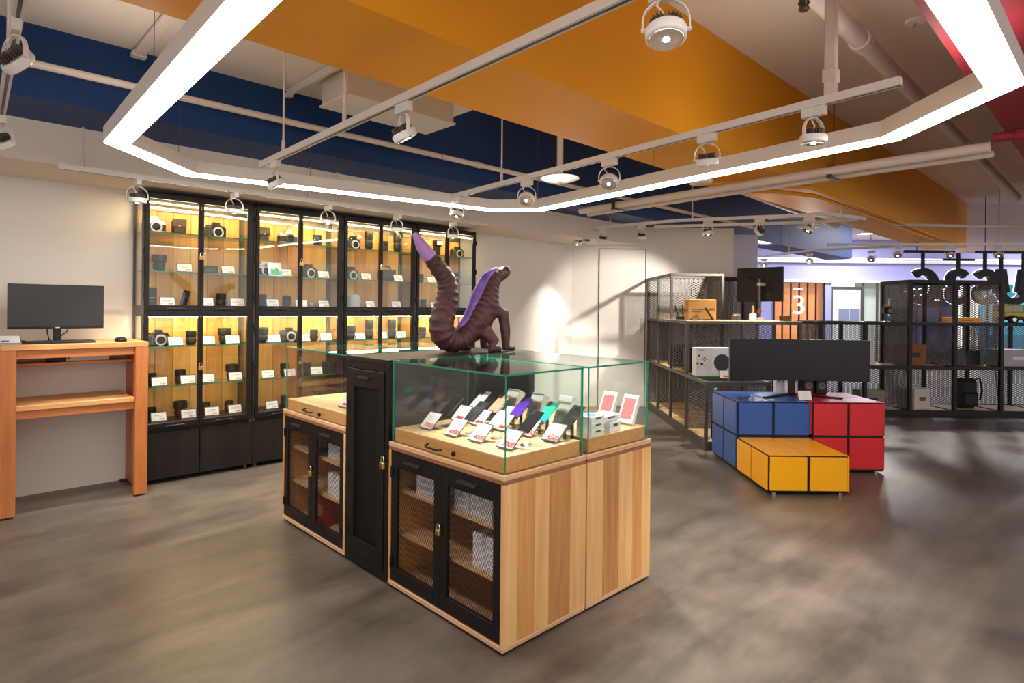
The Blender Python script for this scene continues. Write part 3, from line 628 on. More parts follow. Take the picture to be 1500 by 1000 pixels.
# monitor on desk
t = thing('monitor', 'wide black monitor standing on the cherry desk', 'monitor', W(.615,5.12,DZ), TH)
part('bezel', MB().cbox(-.265,.265,0,.026,.09,.392,.003), M['blackpl'], t); part('screen', MB().box(-.261,.261,-.0015,.001,.106,.388), M['screen'], t); part('chin', MB().box(-.262,.262,-.002,.001,.092,.105), M['black'], t)
part('stand_neck', MB().cbox(-.022,.022,.012,.035,.004,.13,.003), M['blackpl'], t); part('stand_foot', MB().cbox(-.12,.12,-.06,.10,0,.008,.003), M['blackpl'], t)
part('brand_mark', MB().box(-.012,.012,-.003,-.001,.096,.101), M['silver'], t)
part('monitor_cable', MB().tube([(-.05,.03,.12),(-.052,.05,.07),(-.035,.10,.01),(-.02,.16,.004)],.0035,6).tube([(.07,.03,.12),(.06,.05,.07),(.03,.07,.04),(.02,.14,.004)],.0035,6), M['rubber'], t, smooth=True)
t = thing('keyboard', 'slim black keyboard in front of the desk monitor', 'keyboard', W(.60,4.955,DZ), TH)
part('keyboard_case', MB().cbox(-.20,.20,-.055,.055,0,.012,.003), M['blackpl'], t)
kb = MB()
for r in range(5):
    for c in range(17): kb.box(-.19+c*.0224,-.19+c*.0224+.0195,-.048+r*.0195,-.048+r*.0195+.0165,.012,.0165)
part('keys', kb, M['rubber'], t)
t = thing('computer_mouse', 'black oval mouse near the desk corner', 'mouse', W(.955,4.965,DZ), TH)
part('mouse_shell', MB().lathe([(.034,0),(.037,.006),(.036,.016),(.028,.026),(.012,.031),(.002,.0315)],24), M['blackpl'], t, smooth=True); t.children[0].scale = (1.0,1.5,1.0)
part('wheel', MB().cyl((-.004,-.03,.024),(.004,-.03,.024),.007,n=10), M['rubber'], t)
t = thing('price_sign', 'white price sign lying on the left end of the desk', 'sign', W(.345,4.93,DZ), TH)
part('sign_base', MB().add([(-.06,-.05,0),(.06,-.05,0),(.06,.05,0),(-.06,.05,0),(-.06,.045,.055),(.06,.045,.055),(-.06,-.048,.012),(.06,-.048,.012)],[(0,3,2,1),(6,7,5,4),(0,1,7,6),(3,4,5,2),(0,6,4,3),(1,2,5,7)]), M['acryl'], t)
part('sign_sheet', MB().add([(-.055,-.045,.0145),(.055,-.045,.0145),(.055,.041,.0540),(-.055,.041,.0540)],[(0,1,2,3)]), M['paper'], t); part('sign_print', MB().add([(-.04,-.03,.0222),(.0,-.03,.0222),(.0,-.018,.0277),(-.04,-.018,.0277)],[(0,1,2,3)]), M['darkink'], t)
t = thing('cable', 'thin black cable from the price sign to the keyboard', 'cable', W(.42,4.96,DZ), TH)
part('cord', MB().tube([(0,0,.02),(.03,.03,.012),(.06,.0,.0035),(.0,.01,.0035)][:3],.003,6), M['rubber'], t, smooth=True); part('plug', MB().cbox(-.012,.004,-.004,.004,.016,.024,.001), M['rubber'], t)
t = thing('power_strip', 'white power strip on the cable shelf under the desk', 'power strip', W(.80,5.22,.943), TH)
part('strip_body', MB().cbox(-.13,.13,-.025,.025,0,.03,.004), M['whitepl'], t)
for k in range(4): part('socket', MB().cyl((-.09+k*.06,0,.030),(-.09+k*.06,0,.0315),.014,n=12), M['gun'], t)
part('adapter', MB().cbox(.05,.10,-.02,.02,.0316,.075,.004), M['whitepl'], t)
t = thing('cable_tangle', 'tangle of black cables on the shelf under the desk', 'cables', W(.62,5.22,.943), TH)
for k in range(5):
    pts = [(random.uniform(-.12,.14), random.uniform(-.07,.07), random.uniform(.006,.06)) for _ in range(7)]
    pts = [tuple(sum(pts[min(max(i+d,0),6)][c] for d in (-1,0,1))/3 for c in range(3)) for i in range(7)]
    part('cable_loop', MB().tube(pts,.005,6), M['rubber'], t, smooth=True)
part('power_brick', MB().cbox(-.05,.05,-.03,.03,0,.032,.006), M['blackpl'], t)

# ================================================================== centre island
IO = (1.587,1.6775); IR = math.radians(43.87)
def IL(x, y, z=0.0):
    c, s = math.cos(IR), math.sin(IR); o = W(*IO); return (o[0]+x*c-y*s, o[1]+x*s+y*c, z)
def mesh_sheet(w, h, pw, ph, th, wd):            # expanded-metal sheet in the yz plane, x = 0
    mb = MB(); ny = max(1, round(w/pw)); nz = max(1, round(h/ph)); dy = w/ny; dz = h/nz
    def seg(p, q):
        d = Vector((q[0]-p[0], q[1]-p[1])); L = d.length; n = Vector((-d.y, d.x))/L*(wd/2)
        a = [(p[0]+n.x,p[1]+n.y),(p[0]-n.x,p[1]-n.y),(q[0]-n.x,q[1]-n.y),(q[0]+n.x,q[1]+n.y)]
        mb.add([(-th/2,y,z) for y,z in a]+[(th/2,y,z) for y,z in a],[(0,1,2,3),(7,6,5,4),(0,4,5,1),(2,6,7,3)])
    for i in range(ny):
        for j in range(nz):
            c = ((i+.5)*dy, (j+.5)*dz); l = (i*dy,(j+.5)*dz); r = ((i+1)*dy,(j+.5)*dz); u = ((i+.5)*dy,(j+1)*dz); b = ((i+.5)*dy,j*dz)
            seg(l,b); seg(b,r); seg(l,u); seg(u,r)
    return mb
LB = .018
def wood_cabinet(x0, y0, wy, label, seq, seqw, doors, inside=True):
    t = thing('island_cabinet', label, 'cabinet', IL(x0,y0), IR, 'ash wood cabinets of the centre island'); dx = .5
    fx = 1 if doors == 'front' else 0
    part('top_board', MB().cbox(0,dx,0,wy,.678,.70,.003), M['ply'], t); part('walnut_edge', MB().cbox(.001,dx-.001,.001,wy-.001,.662,.678,.002), M['walnut'], t)
    part('bottom_board', MB().cbox(0,dx,0,wy,.014,.036,.003), M['ply'], t)
    part('plinth', MB().box(.02,dx-.02,.02,wy-.02,0,.014), M['rubber'], t)
    part('far_side', MB().cbox(0.001,dx-.001,wy-LB,wy,.036,.662,.002), M['plank_mid'], t)
    x = 0.0                                      # planks of the exposed side, y = 0
    for k, w_ in zip(seq, seqw):
        part('side_plank', MB().cbox(x+.0003,x+w_*dx-.0003,0,LB,.036,.662,.0012), M['plank_'+k], t); x += w_*dx
    part('back_board', MB().box(dx-.02,dx-.004,LB,wy-LB,.036,.662), M['innerw'], t)
    for z in (.24,.45): part('shelf', MB().cbox(.05,dx-.02,LB,wy-LB,z,z+.018,.002), M['innerw'], t)
    hw = (wy-2*LB)/2; DM = ISL['door']
    for k in range(2):
        d = part('door', MB().cbox(.004,.022,LB+k*hw+.001,LB+k*hw+.048,.04,.66,.002).cbox(.004,.022,LB+(k+1)*hw-.048,LB+(k+1)*hw-.001,.04,.66,.002).cbox(.004,.022,LB+k*hw+.048,LB+(k+1)*hw-.048,.585,.66,.002).cbox(.004,.022,LB+k*hw+.048,LB+(k+1)*hw-.048,.04,.105,.002), M['black'], t)
        ob('mesh_screen', DM, d, (.014, LB+k*hw+.046, .103))
        yc = LB+(k+.5)*hw; part('handle', MB().cbox(-.016,.005,yc-.06,yc+.06,.628,.631,.001).box(-.017,-.014,yc-.06,yc+.06,.622,.631), M['gun'], d)
        yh = LB+.012 if k == 0 else wy-LB-.012
        for z in (.13,.56): part('hinge', MB().cyl((-.001,yh,z-.025),(-.001,yh,z+.025),.006,n=8), M['black'], d)
    return t
ISL = {'door': mesh_sheet(.292,.485,.0163,.0285,.0010,.0015).mesh('mesh_screen', M['darkm'])}
s1 = ['light','mid','light','brown','light']; w1 = [.16,.19,.17,.27,.21]
s2 = ['light','brown','light','mid','light']; w2 = [.23,.24,.22,.16,.15]
wood_cabinet(0,0,.8165,'ash island cabinet with black mesh doors nearest the viewer', s1, w1, 'front')
wood_cabinet(.51,0,.8165,'ash island cabinet with striped plank side behind the nearest one', s2, w2, 'back')
wood_cabinet(0,1.2426,.798,'ash island cabinet with black mesh doors beyond the black column', s2, w2, 'front')
wood_cabinet(.51,1.2426,.798,'ash island cabinet hidden behind the black column on the far side', s1, w1, 'back')
# black column cabinet
t = thing('column_cabinet', 'tall narrow black mesh-door cabinet in the middle of the island', 'cabinet', IL(0,.8235), IR); wy = .4125
part('carcass', MB().box(.02,1.01,.0,.018,.02,1.07).box(.02,1.01,wy-.018,wy,.02,1.07).box(.98,1.01,.018,wy-.018,.02,1.07).box(.02,1.01,0,wy,.0,.03), M['blackw'], t)
part('top_board', MB().cbox(0,1.015,0,wy,1.066,1.09,.002), M['blackw'], t)
part('front_frame', MB().cbox(0,.02,0,.030,.02,1.066,.002).cbox(0,.02,wy-.030,wy,.02,1.066,.002).box(0,.02,.03,wy-.03,1.03,1.066).box(0,.02,.03,wy-.03,.02,.06), M['black'], t)
dd = part('door', MB().cbox(-.006,.012,.034,.092,.064,1.026,.002).cbox(-.006,.012,wy-.092,wy-.034,.064,1.026,.002).cbox(-.006,.012,.092,wy-.092,.935,1.026,.002).cbox(-.006,.012,.092,wy-.092,.064,.15,.002), M['black'], t)
part('mesh_screen', mesh_sheet(wy-.180,.79,.0163,.0285,.0012,.0022), M['darkm'], dd, (.004,.09,.148))
part('backing', MB().box(.03,.034,.02,wy-.02,.05,1.05), M['black'], t)
part('handle', MB().cbox(-.024,-.004,wy/2-.05,wy/2+.05,.99,.993,.001).box(-.025,-.022,wy/2-.05,wy/2+.05,.984,.993), M['gun'], dd)
for z in (.17,.50,.83): part('hinge', MB().cyl((-.008,wy-.034,z-.025),(-.008,wy-.034,z+.025),.007,n=8), M['black'], dd)
# glass cases and trays
def glass_case(x0, y0, wy, label, knob=True):
    t = thing('glass_case', label, 'glass case', IL(x0,y0,.70), IR, 'glass showcases on the island'); dx = .5; g = .012; th = .008
    part('front_pane', MB().pane(g,g+th,g,wy-g,.0,.382), GL, t); part('back_pane', MB().pane(dx-g-th,dx-g,g,wy-g,.0,.382), GL, t)
    part('side_pane', MB().pane(g+th,dx-g-th,g,g+th,.0,.382), GL, t); part('side_pane', MB().pane(g+th,dx-g-th,wy-g-th,wy-g,.0,.382), GL, t)
    part('top_pane', MB().pane(g-.002,dx-g+.002,g-.002,wy-g+.002,.382,.390), GL, t)
    tr = part('tray', MB().cbox(g+th+.002,dx-g-th-.002,g+th+.002,wy-g-th-.002,.0005,.060,.002), M['ash'], t)
    part('tray_board', MB().cbox(g+th+.001,dx-g-th-.001,g+th+.001,wy-g-th-.001,.060,.0655,.001), M['ashx'], tr)
    if knob:
        yc = wy*.56; part('drawer_pull', MB().tube([(.010,yc+.05,.038),(-.008,yc+.05,.034),(-.012,yc+.042,.030),(-.012,yc-.04,.027),(.010,yc-.046,.027)],.0045,6), M['black'], tr, smooth=True)
        part('lock_barrel', MB().cyl((.006,yc-.14,.028),(-.002,yc-.14,.028),.0105,n=14), M['black'], tr)
    return t
glass_case(0,0,.8165,'glass showcase of phones on the nearest island cabinet')
glass_case(.51,0,.8165,'glass showcase of white phone boxes behind the nearest one',False)
glass_case(0,1.2426,.798,'glass showcase beyond the black column')
glass_case(.51,1.2426,.798,'glass showcase at the far corner of the island',False)
padlock(IL(-.010,.855,.56), IR-PI/2, 'brass padlock on the black column cabinet', 1.25)
padlock(IL(-.006,.4082,.36), IR-PI/2, 'brass padlock on the mesh doors of the nearest cabinet', 1.0)
padlock(IL(-.006,1.6416,.36), IR-PI/2, 'brass padlock on the mesh doors beyond the column', 1.15)
# phones on stands with price cards; local front is -x of the island => things turned by IR - 90 deg
TRZ = .7656
FZ = IR-PI/2
def phone_stand(x, y, col, label, price, rough=.25):
    t = thing('phone', label, 'phone', IL(x,y,TRZ), FZ, 'phones on stands in the island showcase')
    body = mat(label[:20].replace(' ','_'), col, rough, .1, coat=.5) if isinstance(col, str) else col
    Mx = Matrix.Translation((.0,.046,.058)) @ Matrix.Rotation(-.92,4,'X')
    part('handset', MB().cbox(-.036,.036,-.004,.004,0,.128,.004,M=Mx), body, t)
    part('camera_bump', MB().cbox(-.029,-.006,-.0056,-.004,.095,.128,.001,M=Mx), M['blackpl'], t)
    part('stand', MB().box(-.030,.030,.035,.10,0,.004).box(-.008,.008,.093,.098,0,.075).box(-.030,.030,.036,.050,.050,.055).box(-.006,.006,.04,.046,0,.052), M['glass'], t)
    c = thing('price_card', ('price card marked %s in front of the ' % price if price else 'price card in front of the ') + '%s' % (label.split(' on ')[0].split(' in ')[0].split(' at ')[0].split(' deep ')[0]), 'price card', IL(x-.062,y,TRZ), FZ, 'price cards in the island showcase'); 
    Mc = Matrix.Translation((0,0,.006)) @ Matrix.Rotation(-.80,4,'X')
    part('holder', MB().cbox(-.050,.050,0,.003,.000,.100,.001,M=Mc).box(-.03,.03,.0,.06,0,.003).box(-.03,.03,.0,.004,0,.008), M['acryl'], c)
    part('slip', MB().box(-.0455,.0455,-.0009,0,.005,.094,M=Mc), M['paper'], c)
    if not price: part('price_print', MB().box(-.014,.036,-.0013,-.0009,.014,.030,M=Mc), M['redink'], c)
    else: text('price_print', price, .033, M['redink'], c, tuple(Mc @ Vector((.012,-.0013,.022))), (PI/2-.80,0,0), .0002, bold=.0009)
    part('small_print', MB().box(-.034,.030,-.0013,-.0009,.070,.073,M=Mc).box(-.034,.016,-.0013,-.0009,.058,.060,M=Mc).box(-.034,.024,-.0013,-.0009,.048,.050,M=Mc), mat('grey_print','b4b1b4',.6), c)
aur = noise_mat('aurora_phone','1e9bd0','27c79a',9,rough=(.15,.2),lo=.4,hi=.6)
phone_stand(.16,.66,'17171a','black phone first in the front row of the showcase','7000')
phone_stand(.15,.455,'2c2f31','charcoal phone second in the front row of the showcase','4900')
phone_stand(.16,.295,'d9dcde','white phone third in the front row of the showcase','4000')
phone_stand(.165,.115,'15161c','glossy black phone at the glass corner of the showcase','7000')
phone_stand(.40,.72,'dfe2e4','white phone first in the back row of the showcase',None)
phone_stand(.395,.565,'d9a08e','rose gold phone second in the back row of the showcase',None)
phone_stand(.40,.41,'5a2fb0','violet phone third in the back row of the showcase',None)
phone_stand(.40,.235,aur,'blue-green shimmering phone fourth in the back row','10000')
phone_stand(.405,.085,'232022','dark phone fifth in the back row of the showcase','4500')
phone_stand(.16,1.47,'1c1d20','black phone in the showcase beyond the column',None)
phone_stand(.30,1.40,'b8bdc0','grey phone in the showcase beyond the column',None)
phone_stand(.30,1.62,'26282b','dark phone deep in the showcase beyond the column',None)
# white phone boxes in the rear showcase
def pbox(x, y, z, w, d, h, rz, label, tilt=0.0, top=None):
    t = thing('phone_box', label, 'box', IL(x,y,z), IR+rz, 'white phone boxes in the rear showcase'); t.rotation_euler = (tilt,0,IR+rz)
    part('box_base', MB().cbox(-w/2,w/2,-d/2,d/2,0,h*.42,.001), M['paper'], t); part('box_lid', MB().cbox(-w/2-.001,w/2+.001,-d/2-.001,d/2+.001,h*.44,h,.0015), M['paper'], t)
    part('lid_print', MB().box(-w*.36,w*.36,-d*.4,d*.4,h,h+.0004), top or M['alu'], t)
    part('side_mark', MB().box(-w*.2,w*.2,-d/2-.0014,-d/2-.001,h*.55,h*.8), M['gun'], t)
sky = mat('blue_phone_picture','5f87b8',.3); rose = mat('rose_phone_picture','c46a70',.3)
for k in range(3): pbox(.62,.075,TRZ+k*.030,.10,.085,.0295,.05,['lowest white phone box of the stack of three','middle white phone box of the stack of three','topmost white phone box of the stack, blue picture on lid'][k],0,sky)
pbox(.765,.085,TRZ,.085,.09,.045,.0,'white phone box standing behind the stack of three')
pbox(.74,.10,TRZ+.0475,.17,.10,.028,.12,'flat white phone box lying across the others')
for (x,y,rz,lab) in ((.92,.10,.0,'tilted white box with rose picture in the rear showcase corner'),(.93,.24,.0,'leaning white box with rose picture further along')):
    t = thing('phone_box', lab, 'box', IL(x,y,TRZ), FZ, 'white phone boxes in the rear showcase')
    Mx = Matrix.Translation((0,0,.012))@Matrix.Rotation(-.45,4,'X')
    part('box_shell', MB().cbox(-.045,.045,0,.025,0,.15,.0015,M=Mx), M['paper'], t); part('lid_print', MB().box(-.033,.033,-.0006,0,.02,.13,M=Mx), rose, t)
for (x,y,lab) in ((.57,.60,'upright white box with open flap behind the violet phone'),(.57,.42,'upright white box behind the shimmering phone'),(.60,.26,'upright white box behind the dark phone')):
    t = thing('phone_box', lab, 'box', IL(x,y,TRZ), FZ, 'white phone boxes in the rear showcase')
    Mx = Matrix.Translation((0,0,.010))@Matrix.Rotation(-.4,4,'X')
    part('box_shell', MB().cbox(-.042,.042,0,.05,0,.155,.0015,M=Mx), M['paper'], t); part('box_print', MB().box(-.02,.02,-.0006,0,.05,.09,M=Mx), M['alu'], t)
# cartons behind the mesh doors
whc = noise_mat('printed_carton','e8e6e4','c9c6c4',40,rough=(.6,.7),rand=False)
for (x,y,z,w,d,h,lab) in ((.12,.60,.468,.15,.11,.10,'white carton on the upper shelf behind the nearest left mesh door'),(.12,.34,.468,.10,.11,.085,'white carton on the upper shelf behind the nearest right mesh door'),(.12,.21,.468,.14,.11,.10,'second white carton on the upper shelf behind the right mesh door'),(.12,.19,.258,.14,.11,.14,'white carton on the lower shelf behind the right mesh door'),
        (.13,1.50,.258,.17,.11,.12,'white carton on the shelf behind the mesh beyond the column'),(.13,1.50,.468,.16,.11,.11,'pale carton on the upper shelf beyond the column')):
    t = thing('carton', lab, 'carton', IL(x,y,z), FZ, 'cartons behind the island mesh doors')
    part('carton_box', MB().cbox(-w/2,w/2,-d/2,d/2,0,h,.002), whc, t); part('carton_tape', MB().box(-.015,.015,-d/2-.0006,d/2+.0006,h,h+.0006).box(-.015,.015,-d/2-.0008,-d/2,h*.7,h), M['alu'], t)
t = thing('red_box', 'small red box behind the far mesh door', 'box', IL(.12,1.70,.036), FZ)
part('box_shell', MB().cbox(-.05,.05,-.03,.03,0,.17,.002), mat('red_card','b5321f',.6), t); part('box_label', MB().box(-.03,.03,-.031,-.03,.05,.12), M['kraft'], t)
t = thing('black_tub', 'round black tub with pale label behind the far mesh door', 'tub', IL(.13,1.74,.468), FZ)
part('tub_body', MB().lathe([(.05,0),(.055,.004),(.055,.11),(.05,.115)],22), M['blackpl'], t, smooth=True); part('tub_label', MB().lathe([(.0555,.03),(.0558,.035),(.0558,.08),(.0555,.085)],22), M['gun'], t)
# ================================================================== lizard figurine on the column top
def lizard():
    t = thing('lizard_figurine', 'dark maroon lizard ornament with raised violet-tipped tail on the black column', 'figurine', IL(0,1.03,1.09), IR)
    P = [(.385,0,.54,.040),(.45,0,.475,.048),(.50,.0,.42,.053),(.515,0,.34,.060),(.50,.0,.26,.066),(.475,0,.18,.070),(.485,0,.105,.070),(.54,0,.070,.066),(.61,.0,.075,.064),(.68,0,.12,.072),(.745,0,.19,.088),(.79,.0,.27,.088),(.815,0,.34,.072),(.84,0,.40,.056),(.88,0,.445,.046),(.93,0,.47,.042),(.975,0,.485,.030),(.995,0,.488,.014)]
    def cr(i, t, c):
        p0, p1, p2, p3 = (P[min(max(i+k,0),len(P)-1)][c] for k in (-1,0,1,2))
        return .5*((2*p1)+(-p0+p2)*t+(2*p0-5*p1+4*p2-p3)*t*t+(-p0+3*p1-3*p2+p3)*t**3)
    D = [tuple(cr(i, t/6, c) for c in range(4)) for i in range(len(P)-1) for t in range(6)]
    D = [(x,y,z,max(.006,r)+(.0045 if k % 3 == 0 else -.0015)*(1 if k < 84 else .3)) for k,(x,y,z,r) in enumerate(D)]
    mb = MB().tube([p[:3] for p in D], [p[3] for p in D], 22)
    for s in (-1,1):
        mb.tube([(.70,.03*s,.12),(.72,.10*s,.12),(.76,.125*s,.06),(.735,.13*s,.018),(.80,.135*s,.016)],[.05,.045,.034,.026,.018],12)     # hind legs
        mb.tube([(.80,.03*s,.27),(.87,.085*s,.22),(.875,.10*s,.12),(.88,.10*s,.018),(.94,.11*s,.016)],[.045,.038,.030,.024,.016],12)   # fore legs
        mb.lathe([(.012,-.012),(.016,-.004),(.016,.004),(.012,.012)],12,M=Matrix.Translation((.945,.03*s,.50)))
    b = part('lizard_body', mb, noise_mat('maroon_resin','4e2224','2f1618',14,(1,1,2.5),(.45,.65),bump=.5,rand=False), t)
    r = b.modifiers.new('skin','REMESH'); r.mode = 'VOXEL'; r.voxel_size = .0055; r.use_smooth_shade = True
    sm = b.modifiers.new('soft','SMOOTH'); sm.factor = .5; sm.iterations = 2
    Q = [(.285,0,.66,.012),(.30,0,.635,.022),(.335,0,.59,.034),(.386,0,.539,.0415)]
    part('tail_tip', MB().tube([q[:3] for q in Q],[q[3] for q in Q],18), noise_mat('violet_tip','9a86c8','b0508a',6,rough=(.4,.5),rand=False), t, smooth=True)
    C = [(.60,0,.145),(.645,0,.175),(.69,.0,.235),(.725,.0,.31),(.765,0,.375),(.80,0,.435),(.845,0,.475),(.89,0,.50)]
    part('back_stripe', MB().tube(C,[.014,.026,.034,.038,.036,.030,.022,.010],14), noise_mat('violet_stripe','56408f','7a58b4',20,rough=(.4,.55),rand=False), t, smooth=True)
    for s in (-1,1): part('eye', MB().lathe([(.003,-.007),(.008,-.003),(.008,.003),(.003,.007)],12,M=Matrix.Translation((.952,.038*s,.503))), M['brass'], t)
lizard()

# ================================================================== coloured cube benches
def cube_bench(name, label, x0, x1, y0, y1, z0, z1, nx, ny, nz, m, cat='display block'):
    t = thing(name, label, cat, (x0,y0,0), 0, 'coloured grid display blocks'); X, Y = x1-x0, y1-y0; g = .011; e = .030
    part('frame', MB().cbox(e*.35,X-e*.35,e*.35,Y-e*.35,z0,z1-.004,.004), M['black'], t)
    for i in range(nx):
        for k in range(nz):
            a, b = i*X/nx, (i+1)*X/nx; c, d = z0+k*(z1-z0)/nz, z0+(k+1)*(z1-z0)/nz
            part('front_panel', MB().cbox(a+g+(e*.3 if i == 0 else 0),b-g-(e*.3 if i == nx-1 else 0),0,.02,c+g+(.006 if k == 0 else 0),d-g,.002), m, t)
            part('back_panel', MB().cbox(a+g,b-g,Y-.02,Y,c+g,d-g,.002), m, t)
    for j in range(ny):
        for k in range(nz):
            a, b = j*Y/ny, (j+1)*Y/ny; c, d = z0+k*(z1-z0)/nz, z0+(k+1)*(z1-z0)/nz
            part('side_panel', MB().cbox(0,.02,a+g+(e*.3 if j == 0 else 0),b-g,c+g+(.006 if k == 0 else 0),d-g,.002), m, t); part('side_panel', MB().cbox(X-.02,X,a+g,b-g,c+g,d-g,.002), m, t)
    for i in range(nx):
        for j in range(ny): part('top_panel', MB().cbox(i*X/nx+.004+(e*.5 if i==0 else 0),(i+1)*X/nx-.003,j*Y/ny+.004+(e*.5 if j==0 else 0),(j+1)*Y/ny-.003,z1-.02,z1,.0015), m, t)
    for x in (.06,X-.06):
        for y in (.03,Y-.06): part('foot', MB().cyl((x,y,0),(x,y,z0+.002),.014,n=12), M['chrome'], t)
    return t
mb_ = mat('blue_laminate','2a55a0',.32,spec=.45); my_ = mat('yellow_laminate','f7ad00',.32,spec=.45); mr_ = mat('red_laminate','cf2029',.34,spec=.45)
cube_bench('display_block','blue grid display block with black joints',1.877,2.492,4.985,5.60,.018,.590,2,2,2,mb_)
cube_bench('display_block','red grid display block with black joints',2.502,3.117,4.985,5.60,.018,.590,2,2,2,mr_)
cube_bench('display_block','low yellow grid display block in front',1.876,2.480,4.372,4.980,.018,.292,2,2,1,my_)
# curved ultrawide monitor
t = thing('curved_monitor', 'very wide curved black monitor on the coloured blocks', 'monitor', (2.525,5.35,.59), 0)
Rm, hw_ = 1.8, .61
def curved(z0, z1, y0, th, w, n=24):
    mb = MB(); a = [(-w+2*w*i/n) for i in range(n+1)]
    f = lambda x: -(Rm-math.sqrt(Rm*Rm-x*x))
    V = []; F = []
    for x in a: V += [(x,y0-f(x)*0+f(x)*1.0,z0),(x,y0+f(x),z1),(x,y0+f(x)+th,z0),(x,y0+f(x)+th,z1)]
    for i in range(n):
        o = 4*i; p = 4*i+4; F += [(o,p,p+1,o+1),(o+2,o+3,p+3,p+2),(o,o+2,p+2,p),(o+1,p+1,p+3,o+3)]
    F += [(0,1,3,2),(4*n,4*n+2,4*n+3,4*n+1)]
    return mb.add(V,F)
part('shell', curved(.137,.503,.0,.04,hw_), M['blackpl'], t, smooth=True); part('screen', curved(.147,.499,-.002,.004,hw_-.006), M['screenc'], t, smooth=True)
part('bump', MB().cbox(-.22,.22,.03,.09,.20,.44,.02), M['blackpl'], t); part('stand_neck', MB().cbox(-.035,.035,.05,.085,.01,.30,.006), M['blackpl'], t)
for s in (-1,1): part('stand_leg', MB().cbox(0,.42,-.016,.016,0,.014,.004,M=Matrix.Translation((0,.07,.001))@Matrix.Rotation((PI+.62) if s < 0 else -.62,4,'Z')), M['blackpl'], t)
part('neck_trim', MB().cbox(-.045,-.036,.045,.09,.02,.26,.003), M['whitepl'], t)
t = thing('price_card', 'white price card propped on the blue block before the wide monitor', 'price card', (2.50,5.09,.59), 0)
part('holder', MB().cbox(-.06,.06,0,.004,0,.085,.001,M=TL).box(-.05,.05,0,.05,0,.003), M['acryl'], t); part('slip', MB().box(-.055,.055,-.0012,0,.004,.08,M=TL), M['paper'], t)
# things on the block behind the monitor
t = thing('gift_box', 'white patterned box behind the wide monitor', 'box', (2.53,5.53,.59), 0)
part('carton', MB().cbox(-.10,.10,-.03,.03,0,.19,.002), M['paper'], t)
for k in range(4): part('stripe', MB().box(-.09+k*.05,-.06+k*.05,-.0308,-.03,.10,.16), rose if k % 2 else sky, t)
for k, x in enumerate((2.72,2.84)):
    t = thing('desk_speaker', ['black desk speaker beside the white patterned box','outer black desk speaker with round driver behind the monitor'][k], 'speaker', (x,5.53,.59), 0, 'desk speakers behind the wide monitor')
    part('speaker_box', MB().cbox(-.05,.05,-.05,.05,0,.18,.006), M['blackpl'], t)
    part('driver', MB().lathe([(.034,0),(.036,.004),(.03,.006),(.012,.002)],20,M=Matrix.Translation((0,-.05,.07))@Matrix.Rotation(PI/2,4,'X')), M['gun'], t, smooth=True)
    part('tweeter', MB().lathe([(.016,0),(.018,.003),(.01,.005)],16,M=Matrix.Translation((0,-.05,.14))@Matrix.Rotation(PI/2,4,'X')), mat('cyan_ring','4bb7d8',.3), t, smooth=True)

# ================================================================== steel mesh racks
RP = .030
def rack(name, label, mods, faces, wood_tops=(), metalm=None, rp=RP):
    t = thing(name, label, 'rack', (0,0,0)); m = metalm or M['rackm']; h = rp/2
    posts = {}; ex = set(); ey = set()
    for (x0,x1,y0,y1,z0,z1) in mods:
        for x in (x0,x1):
            for y in (y0,y1):
                a = posts.get((x,y),(9,0)); posts[(x,y)] = (min(a[0],z0), max(a[1],z1))
        for z in (z0,z1):
            for y in (y0,y1): ex.add((x0,x1,y,z))
            for x in (x0,x1): ey.add((x,y0,y1,z))
    for (x,y),(z0,z1) in posts.items(): part('post', MB().cbox(x-h,x+h,y-h,y+h,0 if z0 < .1 else z0,z1+h,.002), m, t)
    for (x0,x1,y,z) in ex: part('rail', MB().cbox(x0+h,x1-h,y-h*.98,y+h*.98,(0 if z < .1 else z-h),z+h*.98,.002), m, t)
    for (x,y0,y1,z) in ey: part('rail', MB().cbox(x-h*.98,x+h*.98,y0+h,y1-h,(0 if z < .1 else z-h),z+h*.98,.002), m, t)
    done = set()
    for (x0,x1,y0,y1,z0,z1) in mods:
        if (x0,y0,z0) not in done:
            done.add((x0,y0,z0)); part('shelf_board', MB().cbox(x0+h,x1-h,y0+h,y1-h,z0-.004,z0+.014,.002), M['ashx'], t)
    for (x0,x1,y0,y1,z) in wood_tops: part('top_board', MB().cbox(x0-h,x1+h,y0-h,y1+h,z+h,z+h+.012,.002), M['ashx'], t)
    for i in faces:
        x0,x1,y0,y1,z0,z1 = mods[i[0]]; z0 = z0+h; hh = z1-h-z0; sd = i[1]
        if sd in 'bf':
            w_ = x1-x0-2*h; part('mesh_panel', mesh_cache(round(w_,2),round(hh,2)), None, t, ((x1-h, (y1 if sd == 'b' else y0), z0)), (0,0,PI/2)) if False else ob('mesh_panel', mesh_cache(round(w_,2),round(hh,2)), t, (x1-h,(y1 if sd == 'b' else y0),z0), PI/2)
        else:
            w_ = y1-y0-2*h; ob('mesh_panel', mesh_cache(round(w_,2),round(hh,2)), t, ((x1 if sd == 'r' else x0), y0+h, z0), 0)
    return t
_mc = {}
def mesh_cache(w_, hh):
    k = (w_,hh)
    if k not in _mc: _mc[k] = mesh_sheet(w_,hh,.060,.030,.003,.0105).mesh('mesh_panel', M['meshm'])
    return _mc[k]
XA, XB, XC = 1.875, 2.475, 3.085; YS = [5.76,6.41,7.05,7.66,8.235]; ZS = [.07,.645,1.21,1.760]
